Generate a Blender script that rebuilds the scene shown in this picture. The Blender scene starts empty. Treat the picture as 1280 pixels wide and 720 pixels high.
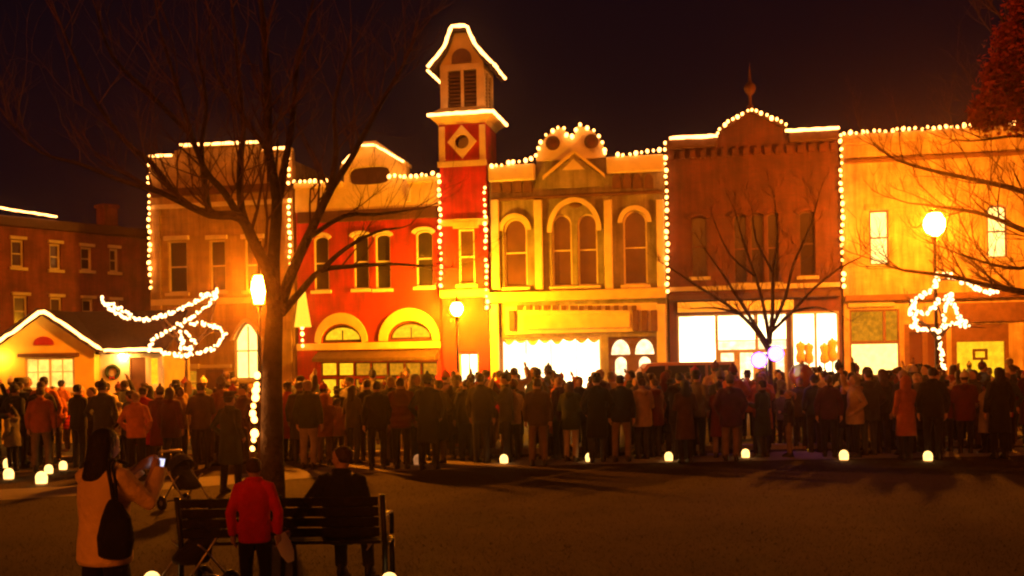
import bpy, bmesh, math, random
from mathutils import Vector, Matrix
from mathutils.geometry import tessellate_polygon

RNG = random.Random(11)
PI = math.pi
rad = math.radians
SC = bpy.context.scene
COL = SC.collection

# ------------------------------------------------------------------ camera
FPX, HC, HY, ROLL = 1350.0, 2.07, 451.0, rad(1.0)
CR, SR = math.cos(ROLL), math.sin(ROLL)


def ray(px, py):
    a, b = (px - 640) / FPX, (HY - py) / FPX
    return a * CR + b * SR, -a * SR + b * CR


def at(px, py, Y):
    u, w = ray(px, py)
    return Vector((u * Y, Y, HC + w * Y))


def ground_at(px, Y):
    return Vector(((px - 640) / FPX * Y, Y, 0))


# ------------------------------------------------------------------ materials
MATS = {}


def new_mat(name):
    m = bpy.data.materials.new(name)
    m.use_nodes = True
    nt = m.node_tree
    nt.nodes.clear()
    out = nt.nodes.new('ShaderNodeOutputMaterial')
    MATS[name] = m
    return m, nt, out


def mat(name, col, rough=.8, var=.25, scale=4.0, bump=.15, bscale=30.0, metal=0.0, spec=.3, sheen=0.0):
    """plain surface with two scales of uneven colour and a fine bump"""
    m, nt, out = new_mat(name)
    N, L = nt.nodes.new, nt.links.new
    p = N('ShaderNodeBsdfPrincipled')
    tc = N('ShaderNodeTexCoord')
    n1 = N('ShaderNodeTexNoise'); n1.inputs['Scale'].default_value = scale
    n1.inputs['Detail'].default_value = 6
    L(tc.outputs['Object'], n1.inputs['Vector'])
    rp = N('ShaderNodeValToRGB')
    c = Vector(col)
    rp.color_ramp.elements[0].position = .3
    rp.color_ramp.elements[1].position = .7
    rp.color_ramp.elements[0].color = (*(c * (1 - var)), 1)
    rp.color_ramp.elements[1].color = (*(c * (1 + var)), 1)
    L(n1.outputs['Fac'], rp.inputs['Fac'])
    L(rp.outputs['Color'], p.inputs['Base Color'])
    p.inputs['Roughness'].default_value = rough
    p.inputs['Metallic'].default_value = metal
    p.inputs['Specular IOR Level'].default_value = spec
    p.inputs['Sheen Weight'].default_value = sheen
    if bump:
        n2 = N('ShaderNodeTexNoise'); n2.inputs['Scale'].default_value = bscale
        n2.inputs['Detail'].default_value = 4
        L(tc.outputs['Object'], n2.inputs['Vector'])
        b = N('ShaderNodeBump'); b.inputs['Strength'].default_value = bump
        b.inputs['Distance'].default_value = .05
        L(n2.outputs['Fac'], b.inputs['Height'])
        L(b.outputs['Normal'], p.inputs['Normal'])
    L(p.outputs['BSDF'], out.inputs['Surface'])
    return m


def brick(name, c1, c2, mortar, bw=.23, bh=.075):
    m, nt, out = new_mat(name)
    N, L = nt.nodes.new, nt.links.new
    p = N('ShaderNodeBsdfPrincipled')
    tc = N('ShaderNodeTexCoord')
    sx = N('ShaderNodeSeparateXYZ'); cx = N('ShaderNodeCombineXYZ')
    L(tc.outputs['Object'], sx.inputs[0])
    ad = N('ShaderNodeMath'); ad.operation = 'ADD'
    L(sx.outputs['X'], ad.inputs[0]); L(sx.outputs['Y'], ad.inputs[1])
    L(ad.outputs[0], cx.inputs['X']); L(sx.outputs['Z'], cx.inputs['Y'])
    bt = N('ShaderNodeTexBrick')
    bt.inputs['Scale'].default_value = 1
    bt.inputs['Brick Width'].default_value = bw
    bt.inputs['Row Height'].default_value = bh
    bt.inputs['Mortar Size'].default_value = .01
    bt.inputs['Color1'].default_value = (*c1, 1)
    bt.inputs['Color2'].default_value = (*c2, 1)
    bt.inputs['Mortar'].default_value = (*mortar, 1)
    L(cx.outputs[0], bt.inputs['Vector'])
    n1 = N('ShaderNodeTexNoise'); n1.inputs['Scale'].default_value = 1.3
    n1.inputs['Detail'].default_value = 7
    L(tc.outputs['Object'], n1.inputs['Vector'])
    rp = N('ShaderNodeValToRGB')
    rp.color_ramp.elements[0].position = .3; rp.color_ramp.elements[1].position = .7
    rp.color_ramp.elements[0].color = (.55, .55, .55, 1)
    rp.color_ramp.elements[1].color = (1.15, 1.15, 1.15, 1)
    L(n1.outputs['Fac'], rp.inputs['Fac'])
    mx = N('ShaderNodeMix'); mx.data_type = 'RGBA'; mx.blend_type = 'MULTIPLY'
    mx.inputs['Factor'].default_value = 1
    L(bt.outputs['Color'], mx.inputs['A']); L(rp.outputs['Color'], mx.inputs['B'])
    # rain streaks and patched paint
    mp = N('ShaderNodeMapping'); mp.inputs['Scale'].default_value = (2.2, 2.2, .22)
    L(tc.outputs['Object'], mp.inputs['Vector'])
    n3 = N('ShaderNodeTexNoise'); n3.inputs['Scale'].default_value = 1.6; n3.inputs['Detail'].default_value = 8; n3.inputs['Roughness'].default_value = .7
    L(mp.outputs[0], n3.inputs['Vector'])
    r3 = N('ShaderNodeValToRGB')
    r3.color_ramp.elements[0].position = .36; r3.color_ramp.elements[1].position = .60
    r3.color_ramp.elements[0].color = (.50, .46, .44, 1); r3.color_ramp.elements[1].color = (1.08, 1.08, 1.08, 1)
    L(n3.outputs['Fac'], r3.inputs['Fac'])
    m3 = N('ShaderNodeMix'); m3.data_type = 'RGBA'; m3.blend_type = 'MULTIPLY'; m3.inputs['Factor'].default_value = .8
    L(mx.outputs['Result'], m3.inputs['A']); L(r3.outputs['Color'], m3.inputs['B'])
    L(m3.outputs['Result'], p.inputs['Base Color'])
    b = N('ShaderNodeBump'); b.inputs['Strength'].default_value = .5; b.inputs['Distance'].default_value = .01
    b.invert = True
    L(bt.outputs['Fac'], b.inputs['Height']); L(b.outputs['Normal'], p.inputs['Normal'])
    p.inputs['Roughness'].default_value = .85
    L(p.outputs['BSDF'], out.inputs['Surface'])
    return m


def glow(name, col, strength, var=0.0, scale=2.0, sampling='AUTO'):
    m, nt, out = new_mat(name)
    N, L = nt.nodes.new, nt.links.new
    e = N('ShaderNodeEmission')
    e.inputs['Color'].default_value = (*col, 1)
    e.inputs['Strength'].default_value = strength
    if var:
        tc = N('ShaderNodeTexCoord')
        n1 = N('ShaderNodeTexNoise'); n1.inputs['Scale'].default_value = scale
        n1.inputs['Detail'].default_value = 3
        L(tc.outputs['Object'], n1.inputs['Vector'])
        mr = N('ShaderNodeMapRange')
        mr.inputs['From Min'].default_value = .35; mr.inputs['From Max'].default_value = .65
        mr.inputs['To Min'].default_value = strength * (1 - var); mr.inputs['To Max'].default_value = strength
        L(n1.outputs['Fac'], mr.inputs['Value']); L(mr.outputs[0], e.inputs['Strength'])
    L(e.outputs[0], out.inputs['Surface'])
    return m


# sodium-lit town: walls
M_TAN = brick('tan_stone', (.48, .30, .12), (.41, .25, .10), (.33, .23, .11), .6, .3)
M_REDPAINT = brick('red_painted_brick', (.52, .010, .016), (.45, .008, .014), (.38, .012, .015))
M_GREIGE = brick('greige_brick', (.33, .27, .19), (.29, .24, .17), (.26, .22, .17))
M_DARKBRICK = brick('dark_red_brick', (.125, .028, .020), (.095, .023, .016), (.085, .038, .026))
M_ORANGE = brick('buff_brick', (.52, .38, .24), (.46, .33, .20), (.42, .33, .23))
M_FARBRICK = brick('far_red_brick', (.30, .07, .045), (.24, .055, .035), (.22, .09, .06))
M_CREAM = mat('cream_trim', (.62, .50, .33), .6, .15, 2)
M_YELLOW = mat('yellow_trim', (.66, .50, .22), .6, .15, 2)
M_PALE = mat('pale_paint', (.75, .68, .55), .6, .1, 2)
M_BROWN = mat('brown_wood', (.12, .055, .03), .6, .25, 5)
M_DKTRIM = mat('dark_trim', (.07, .03, .022), .6, .2, 4)
M_ROOF = mat('roof_felt', (.05, .042, .038), .9, .3, 3)
M_SHINGLE = mat('dark_shingle', (.035, .02, .018), .9, .35, 9, .5, 25)
M_IRON = mat('black_iron', (.02, .02, .02), .45, .2, 8, .05, 60, .6)
M_COTTAGE = mat('cottage_boards', (.74, .56, .10), .7, .12, 3)
M_WHITEWOOD = mat('white_boards', (.78, .74, .66), .6, .08, 3)
M_BARK = mat('bark', (.06, .038, .028), .95, .4, 7, .9, 18)
M_TWIG = mat('twig_bark', (.11, .055, .04), .95, .35, 9, .2, 30)
M_LEAF = mat('lamp_red_leaf', (.45, .08, .03), .8, .35, 5, 0)  # red lamp light on the upper twigs, put into the leaf colour
M_CONCRETE = mat('concrete', (.30, .27, .23), .9, .2, 1.2, .3, 40)
M_KERB = mat('kerb_stone', (.34, .31, .27), .9, .2, 2, .3, 40)
M_ASPHALT = mat('asphalt', (.05, .048, .046), .85, .35, .8, .5, 90)
M_LAWN = mat('lawn', (.060, .038, .013), .95, .3, .6, .25, 40)
M_GRASS = mat('grass_blade', (.046, .039, .014), .9, .3, 3, 0)
M_WIRE = mat('string_wire', (.02, .03, .015), .7, .1, 5, 0)
M_WREATH = mat('wreath_green', (.025, .05, .02), .9, .4, 20, .5, 60)
M_PAPER = mat('white_paper', (.75, .72, .66), .8, .05, 3, .1, 20)


def glass_dark(name, col=(.018, .012, .012)):
    m, nt, out = new_mat(name)
    p = nt.nodes.new('ShaderNodeBsdfPrincipled')
    n = nt.nodes.new('ShaderNodeTexNoise'); n.inputs['Scale'].default_value = 1.5
    tc = nt.nodes.new('ShaderNodeTexCoord')
    nt.links.new(tc.outputs['Object'], n.inputs['Vector'])
    r = nt.nodes.new('ShaderNodeValToRGB')
    r.color_ramp.elements[0].color = (*[c * .5 for c in col], 1)
    r.color_ramp.elements[1].color = (*[c * 2 for c in col], 1)
    nt.links.new(n.outputs['Fac'], r.inputs['Fac'])
    nt.links.new(r.outputs['Color'], p.inputs['Base Color'])
    p.inputs['Roughness'].default_value = .12
    p.inputs['Specular IOR Level'].default_value = .4
    nt.links.new(p.outputs[0], out.inputs['Surface'])
    return m


M_GLASS = glass_dark('dark_glass')
M_GLASSR = glass_dark('dusky_glass', (.06, .025, .018))
G_WHITE = glow('lit_white', (1.0, .74, .34), 7, .55, 1.2)
G_SHOP = glow('lit_shop', (1.0, .72, .34), 3.2, .5, 4)
G_CREAM = glow('lit_cream', (1.0, .62, .15), 3.4, .2, 5)
G_COTT = glow('cottage_window', (1.0, .62, .10), 2.0, .4, 3.5)
G_YELLOW = glow('lit_yellow', (1.0, .52, .012), 1.5, .3, 6)
G_AMBER = glow('lit_amber', (1.0, .36, .010), .75, .4, 7)
G_BULB = glow('bulb_warm', (1.0, .37, .075), 11)
G_TUBE = glow('rope_light', (1.0, .40, .095), 8.5)
G_MINI = glow('mini_bulb', (1.0, .56, .22), 6)
G_LAMP = glow('lamp_glass', (1.0, .23, .006), 2000)
G_LAMPL = glow('lamp_glass_low', (1.0, .37, .005), 2100)
G_LAMPT = glow('lamp_glass_tall', (1.0, .225, .006), 1750)
G_VIOLET = glow('violet_lamp', (.42, .10, 1.0), 10)
G_BAG = glow('lit_paper', (1.0, .52, .14), 4.2, .35, 9)
G_BAGDIM = glow('dim_paper', (1.0, .38, .12), .55, .4, 9)
G_FLAME = glow('flame', (1.0, .45, .06), 9)
G_SCREEN = glow('phone_screen', (.75, .72, 1.0), 1.6, .5, 25)
G_FLOOD = glow('porch_glow', (1.0, .50, .08), 320)


# ------------------------------------------------------------------ mesh builder
class MB:
    def __init__(s):
        s.bm = bmesh.new()

    def face(s, vs, mi=0):
        try:
            f = s.bm.faces.new(vs); f.material_index = mi
            return f
        except ValueError:
            return None

    def box(s, x0, x1, y0, y1, z0, z1):
        v = [s.bm.verts.new(p) for p in ((x0, y0, z0), (x1, y0, z0), (x1, y1, z0), (x0, y1, z0),
                                         (x0, y0, z1), (x1, y0, z1), (x1, y1, z1), (x0, y1, z1))]
        for q in ((0, 3, 2, 1), (4, 5, 6, 7), (0, 1, 5, 4), (1, 2, 6, 5), (2, 3, 7, 6), (3, 0, 4, 7)):
            s.face([v[i] for i in q])
        return s

    def holed(s, outline, holes, y0, y1):
        loops = [outline] + list(holes)
        tri = tessellate_polygon([[Vector((a, b, 0)) for a, b in l] for l in loops])
        flat = [p for l in loops for p in l]
        fr = [s.bm.verts.new((a, y0, b)) for a, b in flat]
        bk = [s.bm.verts.new((a, y1, b)) for a, b in flat]
        for t in tri:
            s.face([fr[i] for i in t]); s.face([bk[i] for i in reversed(t)])
        k = 0
        for l in loops:
            n = len(l)
            for i in range(n):
                a, b = k + i, k + (i + 1) % n
                s.face([fr[a], fr[b], bk[b], bk[a]])
            k += n
        return s

    def prism(s, poly, y0, y1):
        return s.holed(poly, [], y0, y1)

    def ring(s, pts):
        return [s.bm.verts.new(p) for p in pts]

    def skin(s, rings, cap=True):
        n = len(rings[0])
        for a, b in zip(rings, rings[1:]):
            for i in range(n):
                s.face([a[i], a[(i + 1) % n], b[(i + 1) % n], b[i]])
        if cap:
            s.face(list(reversed(rings[0]))); s.face(rings[-1])

    def loft(s, spec, n=16, pw=2.0, mi=0):
        """spec: (cx, cy, z, rx, ry) ellipses stacked in z"""
        rs = []
        for cx, cy, z, rx, ry in spec:
            pts = []
            for i in range(n):
                a = 2 * PI * i / n
                c, d = math.cos(a), math.sin(a)
                c = math.copysign(abs(c) ** (2 / pw), c); d = math.copysign(abs(d) ** (2 / pw), d)
                pts.append((cx + rx * c, cy + ry * d, z))
            rs.append(s.ring(pts))
        s.skin(rs)
        return s

    def tube(s, pts, rads, n=6, cap=True):
        pts = [Vector(p) for p in pts]
        if not hasattr(rads, '__len__'):
            rads = [rads] * len(pts)
        ref = None
        rs = []
        for i, p in enumerate(pts):
            d = (pts[min(i + 1, len(pts) - 1)] - pts[max(i - 1, 0)])
            if d.length < 1e-9:
                d = Vector((0, 0, 1))
            d.normalize()
            if ref is None:
                ref = d.orthogonal().normalized()
            ref = ref - d * ref.dot(d)
            if ref.length < 1e-6:
                ref = d.orthogonal()
            ref.normalize()
            o = d.cross(ref)
            rs.append(s.ring([p + (ref * math.cos(2 * PI * k / n) + o * math.sin(2 * PI * k / n)) * rads[i] for k in range(n)]))
        s.skin(rs, cap)
        return s

    def ball(s, c, r, u=10, v=7, mi=0):
        if not hasattr(r, '__len__'):
            r = (r, r, r)
        c = Vector(c)
        rs = []
        top = s.bm.verts.new(c + Vector((0, 0, r[2]))); bot = s.bm.verts.new(c - Vector((0, 0, r[2])))
        for j in range(1, v):
            t = PI * j / v
            rs.append(s.ring([c + Vector((r[0] * math.sin(t) * math.cos(2 * PI * i / u), r[1] * math.sin(t) * math.sin(2 * PI * i / u), r[2] * math.cos(t))) for i in range(u)]))
        for a, b in zip(rs, rs[1:]):
            for i in range(u):
                s.face([a[i], b[i], b[(i + 1) % u], a[(i + 1) % u]], mi)
        for i in range(u):
            s.face([top, rs[0][i], rs[0][(i + 1) % u]], mi)
            s.face([bot, rs[-1][(i + 1) % u], rs[-1][i]], mi)
        return s

    def lathe(s, prof, n=14, c=(0, 0, 0)):
        """prof: (r, z)"""
        rs = [s.ring([(c[0] + r * math.cos(2 * PI * i / n), c[1] + r * math.sin(2 * PI * i / n), c[2] + z) for i in range(n)]) for r, z in prof]
        s.skin(rs)
        return s

    def mesh(s, name, mats, smooth=False):
        bmesh.ops.recalc_face_normals(s.bm, faces=s.bm.faces[:])
        me = bpy.data.meshes.new(name)
        s.bm.to_mesh(me); s.bm.free()
        for m in (mats if isinstance(mats, (list, tuple)) else [mats]):
            me.materials.append(m)
        if smooth:
            me.polygons.foreach_set('use_smooth', [True] * len(me.polygons))
        return me

    def build(s, name, mats, parent=None, smooth=False, bevel=0, loc=None):
        return link(name, s.mesh(name, mats, smooth), parent, bevel, loc)


def link(name, me, parent=None, bevel=0, loc=None):
    o = bpy.data.objects.new(name, me)
    COL.objects.link(o)
    if parent:
        o.parent = parent
    if loc is not None:
        o.location = loc
    if bevel:
        b = o.modifiers.new('bevel', 'BEVEL'); b.width = bevel; b.segments = 2; b.limit_method = 'ANGLE'
    return o


def tag(o, label, cat, group=None, kind=None):
    if label: o['label'] = label
    if cat: o['category'] = cat
    if group: o['group'] = group
    if kind: o['kind'] = kind
    return o


def empty(name, loc, rz=0, label=None, cat=None, group=None):
    o = bpy.data.objects.new(name, None); COL.objects.link(o)
    o.location = loc; o.rotation_euler = (0, 0, rz); o.empty_display_size = .3
    return tag(o, label, cat, group)


KIDS = {}


def copy_tree(o, parent=None):
    c = o.copy(); COL.objects.link(c)
    if parent: c.parent = parent
    for ch in o.children:
        copy_tree(ch, c)
    return c


def struct(o):
    o['kind'] = 'structure'
    return o


# ------------------------------------------------------------------ ground
def sheet(name, pts, z, m, sub=1):
    bm = MB()
    v = [bm.bm.verts.new((x, y, z)) for x, y in pts]
    bm.face(v)
    return struct(bm.build(name, m))


TX, TY = 1 / math.hypot(1, .2), -.2 / math.hypot(1, .2)
YAW = math.atan2(TY, TX)


def fac(s, d=0):
    """point on the shop row line; d metres in front of it"""
    return (s * TX + d * TY * 1.0, 45 + s * TY - d * TX)


lawn = MB()
g = 40
vs = {}
for i in range(g + 1):
    for j in range(g + 1):
        x = -125 + 250 * i / g; y = -35 + 180 * j / g
        vs[i, j] = lawn.bm.verts.new((x, y, 0))
for i in range(g):
    for j in range(g):
        lawn.face([vs[i, j], vs[i + 1, j], vs[i + 1, j + 1], vs[i, j + 1]])
struct(lawn.build('lawn', M_LAWN))
a0, a1 = fac(-90, 4.2), fac(90, 4.2)
sheet('street', [(-90, 24.2), (90, 24.2), a1, a0], .004, M_ASPHALT)
b0, b1 = fac(-90, 0.0), fac(90, 0.0)
pv = MB()
pv.bm.verts.ensure_lookup_table()
v = [pv.bm.verts.new((*p, z)) for z in (0, .14) for p in (fac(-90, 4.1), fac(90, 4.1), fac(90, -6), fac(-90, -6))]
for q in ((4, 5, 6, 7), (0, 1, 5, 4), (1, 2, 6, 5), (2, 3, 7, 6), (3, 0, 4, 7)):
    pv.face([v[i] for i in q])
struct(pv.build('pavement', M_CONCRETE))
kb = MB().box(-90, 90, 23.95, 24.15, -.05, .12)
struct(kb.build('kerb', M_KERB, bevel=.02))
pw = MB()
cl = [(90, 22.6, .95), (20, 22.5, .95), (6, 22.4, .95), (0, 22.1, .95), (-3, 21.3, .9), (-5, 19.7, .8), (-7, 18.4, .8), (-10, 17.3, .9), (-14, 16.6, 1.0), (-40, 15.8, 1.1)]
pr = None
for i, (x, y, w) in enumerate(cl):
    xa, ya, _ = cl[max(i - 1, 0)]; xb, yb, _ = cl[min(i + 1, len(cl) - 1)]
    d = Vector((xb - xa, yb - ya, 0)).normalized(); nn = Vector((-d.y, d.x, 0)) * w
    cur = [pw.bm.verts.new(Vector((x, y, .006)) + nn), pw.bm.verts.new(Vector((x, y, .006)) - nn)]
    if pr: pw.face([pr[0], pr[1], cur[1], cur[0]])
    pr = cur
struct(pw.build('path', M_CONCRETE))


def on_path(x, y):
    for (xa, ya, w), (xb, yb, _) in zip(cl, cl[1:]):
        if xb <= x <= xa:
            t = (x - xa) / (xb - xa)
            return abs(y - (ya + (yb - ya) * t)) < w * 1.25
    return False


gr = MB()
n = 0
while n < 60000:
    Y = RNG.uniform(7, 24) if RNG.random() < .8 else RNG.uniform(6, 13)
    x = RNG.uniform(-.52, .52) * Y
    if Y > 23.9 or on_path(x, Y): continue
    h = RNG.uniform(.012, .032); w = RNG.uniform(.0015, .0035)
    a = RNG.uniform(0, PI); dx, dy = math.cos(a) * w, math.sin(a) * w
    lx, ly = RNG.uniform(-.03, .03), RNG.uniform(-.03, .03)
    gr.face([gr.bm.verts.new((x - dx, Y - dy, 0)), gr.bm.verts.new((x + dx, Y + dy, 0)), gr.bm.verts.new((x + lx, Y + ly, h))])
    n += 1
o = gr.build('grass', M_GRASS)
tag(o, 'short winter grass blades over the dark foreground lawn', 'grass', kind='stuff')
# ------------------------------------------------------------------ buildings
def arch_pts(x0, x1, z0, z1, kind='flat', n=10):
    """outline of an opening, counter-clockwise from bottom left"""
    w = (x1 - x0) / 2; cx = (x0 + x1) / 2
    if kind == 'flat':
        return [(x0, z0), (x1, z0), (x1, z1), (x0, z1)]
    rise = {'round': w, 'seg': w * .45, 'half': z1 - z0 - .02, 'gothic': w * 1.25}[kind]
    zs = z1 - rise
    pts = [(x0, z0), (x1, z0)]
    for i in range(n + 1):
        a = PI * i / n
        if kind == 'gothic':
            t = 1 - 2 * i / n
            pts.append((cx + w * t, zs + rise * (1 - abs(t) ** 1.7)))
        else:
            pts.append((cx + w * math.cos(a), zs + rise * math.sin(a)))
    return pts


def inset(pts, d):
    cx = sum(p[0] for p in pts) / len(pts); xs = [p[0] for p in pts]; zs = [p[1] for p in pts]
    w, h = max(xs) - min(xs), max(zs) - min(zs)
    mx, mz = (max(xs) + min(xs)) / 2, (max(zs) + min(zs)) / 2
    return [(mx + (x - mx) * (w - 2 * d) / w, mz + (z - mz) * (h - 2 * d) / h) for x, z in pts]


class Bd:
    def __init__(s, name, label, cat, pxl, pxr, ref=340, O=(0, 45), t=(TX, TY), group=None, depth=10):
        s.O, s.t = Vector(O), Vector(t).normalized()
        s.s0 = 0
        a, b = s.S(pxl, ref), s.S(pxr, ref)
        s.s0 = a; s.w = b - a; s.depth = depth
        p = s.O + s.t * a
        s.e = empty(name, (p.x, p.y, 0), math.atan2(s.t.y, s.t.x), label, cat, group)
        s.holes = []

    def S(s, px, py):
        u, w = ray(px, py)
        return (u * s.O.y - s.O.x) / (s.t.x - u * s.t.y) - s.s0

    def Z(s, px, py):
        u, w = ray(px, py)
        q = s.S(px, py) + s.s0
        return HC + w * (s.O.y + q * s.t.y)

    def P(s, px, py):
        return (s.S(px, py), s.Z(px, py))

    def rect(s, px0, py0, px1, py1):
        xm, ym = (px0 + px1) / 2, (py0 + py1) / 2
        return s.S(px0, ym), s.S(px1, ym), s.Z(xm, py1), s.Z(xm, py0)

    def world(s, x, y, z):
        return s.e.matrix_basis @ Vector((x, y, z))

    def slab(s, name, r, y0, y1, m, parent=None, bevel=0):
        if len(r) == 4 and r[1] > 20 and r[3] > 20:
            r = s.rect(*r)
        return MB().box(r[0], r[1], y0, y1, r[2], r[3]).build(name, m, parent or s.e, bevel=bevel)

    def opening(s, px, kind='flat', grow=0):
        r = s.rect(*px)
        pts = arch_pts(r[0], r[1], r[2], r[3], kind)
        s.holes.append(pts)
        return r, pts

    def win(s, px, kind='flat', pane=None, frame=None, hood=None, sill=None, rail=True, mull=0, fw=.07, hood_w=.16, name='window'):
        r, pts = s.opening(px, kind)
        x0, x1, z0, z1 = r
        fb = MB()
        inner = inset(pts, fw)
        fb.holed(pts, [list(inner)], .10, .17)
        if rail:
            zm = z0 + (z1 - z0) * .5
            fb.box(x0 + fw, x1 - fw, .11, .16, zm - .03, zm + .03)
        for k in range(mull):
            xm = x0 + (x1 - x0) * (k + 1) / (mull + 1)
            fb.box(xm - .025, xm + .025, .112, .158, z0 + fw, z1 - fw if kind == 'flat' else z1 - fw * 2)
        f = fb.build(name, frame or M_DKTRIM, s.e)
        MB().prism(inset(pts, fw * .6), .15 + .03, .21).build('pane', pane or M_GLASS, f)
        if hood:
            if kind == 'flat':
                MB().box(x0 - hood_w, x1 + hood_w, -.14, -.003, z1 + .02, z1 + .02 + hood_w * 1.4).build('hood', hood, f, bevel=.02)
            else:
                out = arch_pts(x0 - hood_w, x1 + hood_w, z0, z1 + hood_w, kind, 14)
                inn = arch_pts(x0 - .01, x1 + .01, z0, z1 + .01, kind, 14)
                poly = out[2:] + list(reversed(inn[2:]))
                MB().prism(poly, -.12, -.003).build('hood', hood, f)
        if sill:
            MB().box(x0 - .12, x1 + .12, -.13, -.003, z0 - .14, z0).build('sill', sill, f, bevel=.015)
        return f

    def wall(s, top, m, zroof=None, name='wall', thick=.35):
        """top: list of (x, z) along the parapet, left to right"""
        out = [(0.006, 0), (s.w - .006, 0)] + list(reversed(top))
        out[2] = (s.w - .006, out[2][1]); out[-1] = (.006, out[-1][1])
        zr = zroof or min(z for x, z in top) - .7
        b = MB().holed(out, s.holes, 0, thick)
        o = b.build(name, m, s.e)
        sd = MB()
        sd.box(.006, .3, thick + .002, s.depth, 0, zr + .3)
        sd.box(s.w - .3, s.w - .006, thick + .002, s.depth, 0, zr + .3)
        sd.box(.302, s.w - .302, s.depth - .3, s.depth - .002, 0, zr + .3)
        sd.build('party_wall', m, s.e)
        MB().box(.31, s.w - .31, thick + .004, s.depth - .31, zr - .2, zr).build('roof', M_ROOF, s.e)
        return o


SIT = 'lit shop row on the square'
# --- brick block receding on the left -------------------------------------------------
tl = Vector((1, 1.3)).normalized()
b0 = Bd('brick_building', 'dim red brick block at far left, receding behind the little cottage', 'building', -120, 188, 340, O=(-17.6, 52.2), t=tl)
for px in ((14, 300, 30, 334), (62, 305, 76, 337), (101, 309, 115, 338), (137, 311, 148, 340)):
    b0.win(px, 'flat', M_GLASSR, M_CREAM, M_CREAM, M_CREAM, fw=.09, hood_w=.1)
for px in ((17, 370, 35, 408), (63, 372, 78, 405), (103, 374, 117, 404), (139, 376, 150, 404)):
    b0.win(px, 'flat', M_GLASSR, M_CREAM, M_CREAM, M_CREAM, fw=.09, hood_w=.1)
for px in ((-70, 295, -50, 332), (-68, 368, -46, 410)):
    b0.win(px, 'flat', M_GLASSR, M_CREAM, M_CREAM, M_CREAM)
zt = b0.Z(60, 276)
b0.wall([(0, zt), (b0.w, zt)], M_FARBRICK)
MB().box(-.02, b0.w + .02, -.28, -.003, zt - .42, zt + .03).build('cornice', M_DKTRIM, b0.e, bevel=.05)
xc = b0.S(148, 268)
ch = MB().box(xc - .35, xc + .35, .6, 1.3, zt - .6, zt + 1.0).box(xc - .42, xc + .42, .53, 1.37, zt + 1.002, zt + 1.16).build('chimney', M_FARBRICK, b0.e)

# --- tan stone building -----------------------------------------------------------------
b1 = Bd('stone_building', 'tan stone two-storey building with stepped parapet, left end of lit row', 'building', 188, 367, 320, group=SIT)
for px in ((210, 301, 234, 366), (262, 300, 282, 364), (306, 299, 328, 363)):
    b1.win(px, 'flat', M_GLASS, M_CREAM, M_CREAM, M_CREAM, hood_w=.14)
b1.win((293, 403, 325, 474), 'gothic', G_CREAM, M_CREAM, M_CREAM, M_CREAM, mull=1, hood_w=.18)
b1.win((222, 462, 246, 496), 'flat', G_AMBER, M_CREAM, M_CREAM, M_CREAM)
A = b1.P(188, 198); B_ = b1.P(218, 195); C = b1.P(226, 185); D = b1.P(327, 180); E = b1.P(344, 189); Fp = b1.P(366, 188)
top = [(0, A[1]), (B_[0], A[1]), (B_[0], A[1] + .28), (C[0] + .1, D[1]), (D[0] - .1, D[1]), (D[0], E[1]), (b1.w, E[1])]
b1.wall(top, M_TAN)
for (xa, za), (xb, zb) in zip(top, top[1:]):
    if abs(za - zb) < .01 and xb - xa > .2:
        MB().box(xa + .01, xb - .01, -.16, .3, za + .003, za + .13).build('coping', M_CREAM, b1.e, bevel=.02)
b1.slab('cornice', b1.rect(190, 233, 366, 243), -.22, -.003, M_DARKBRICK, bevel=.05)
b1.slab('band', b1.rect(190, 252, 366, 258), -.1, -.003, M_CREAM, bevel=.03)
b1.slab('band', b1.rect(190, 372, 366, 380), -.14, -.003, M_CREAM, bevel=.03)
b1.slab('band', b1.rect(225, 456, 290, 460), -.1, -.003, M_CREAM)
b1.slab('pilaster', b1.rect(190, 262, 203, 500), -.12, -.004, M_TAN, bevel=.02)
b1.slab('pilaster', b1.rect(352, 262, 365, 500), -.12, -.004, M_TAN, bevel=.02)
dr = b1.slab('door', b1.rect(258, 462, 280, 512), -.05, -.003, M_BROWN)
MB().ball((b1.S(276, 488), -.08, 1.0), .04).build('handle', M_IRON, dr)
for k in range(9):
    pass

# --- red building --------------------------------------------------------------------
b2 = Bd('red_building', 'red painted brick building with yellow parapet and two broad shopfront arches', 'building', 371, 552, 320, group=SIT)
for px in ((392, 295, 411, 363), (442, 293, 461, 361), (469, 292, 488, 361), (520, 288, 541, 358)):
    b2.win(px, 'seg', M_GLASS, M_PALE, M_PALE, M_PALE, hood_w=.15, fw=.06)
a1 = b2.rect(398, 405, 456, 427); a2 = b2.rect(482, 401, 545, 424)
for px in ((402, 406, 452, 428), (486, 402, 540, 425)):
    b2.win(px, 'half', G_YELLOW, M_DKTRIM, None, None, rail=False, mull=1, fw=.12, name='fanlight')
for px, r in (((394, 391, 460, 428), 1), ((474, 385, 550, 426), 2)):
    q = b2.rect(*px)
    hole = b2.holes[-2] if r == 1 else b2.holes[-1]
    out = arch_pts(q[0], q[1], q[2], q[3], 'gothic' if False else 'half', 18)
    MB().prism(out[2:] + list(reversed(inset(hole, -.05)[2:])), -.13, -.004).build('arch_surround', M_YELLOW, b2.e)
for i in range(7):
    x0 = 401 + i * 21
    b2.win((x0, 453, x0 + 19.5, 470), 'flat', G_YELLOW if i < 2 else G_AMBER, M_DKTRIM, rail=False, fw=.04, name='transom_window')
    b2.win((x0, 473, x0 + 19.5, 510), 'flat', G_YELLOW if i < 2 else G_AMBER, M_DKTRIM, rail=False, fw=.05, name='shop_window')
zp = b2.Z(460, 227)
pk = b2.P(464, 184); xl = b2.S(431, 215); xr = b2.S(509, 205)
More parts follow.
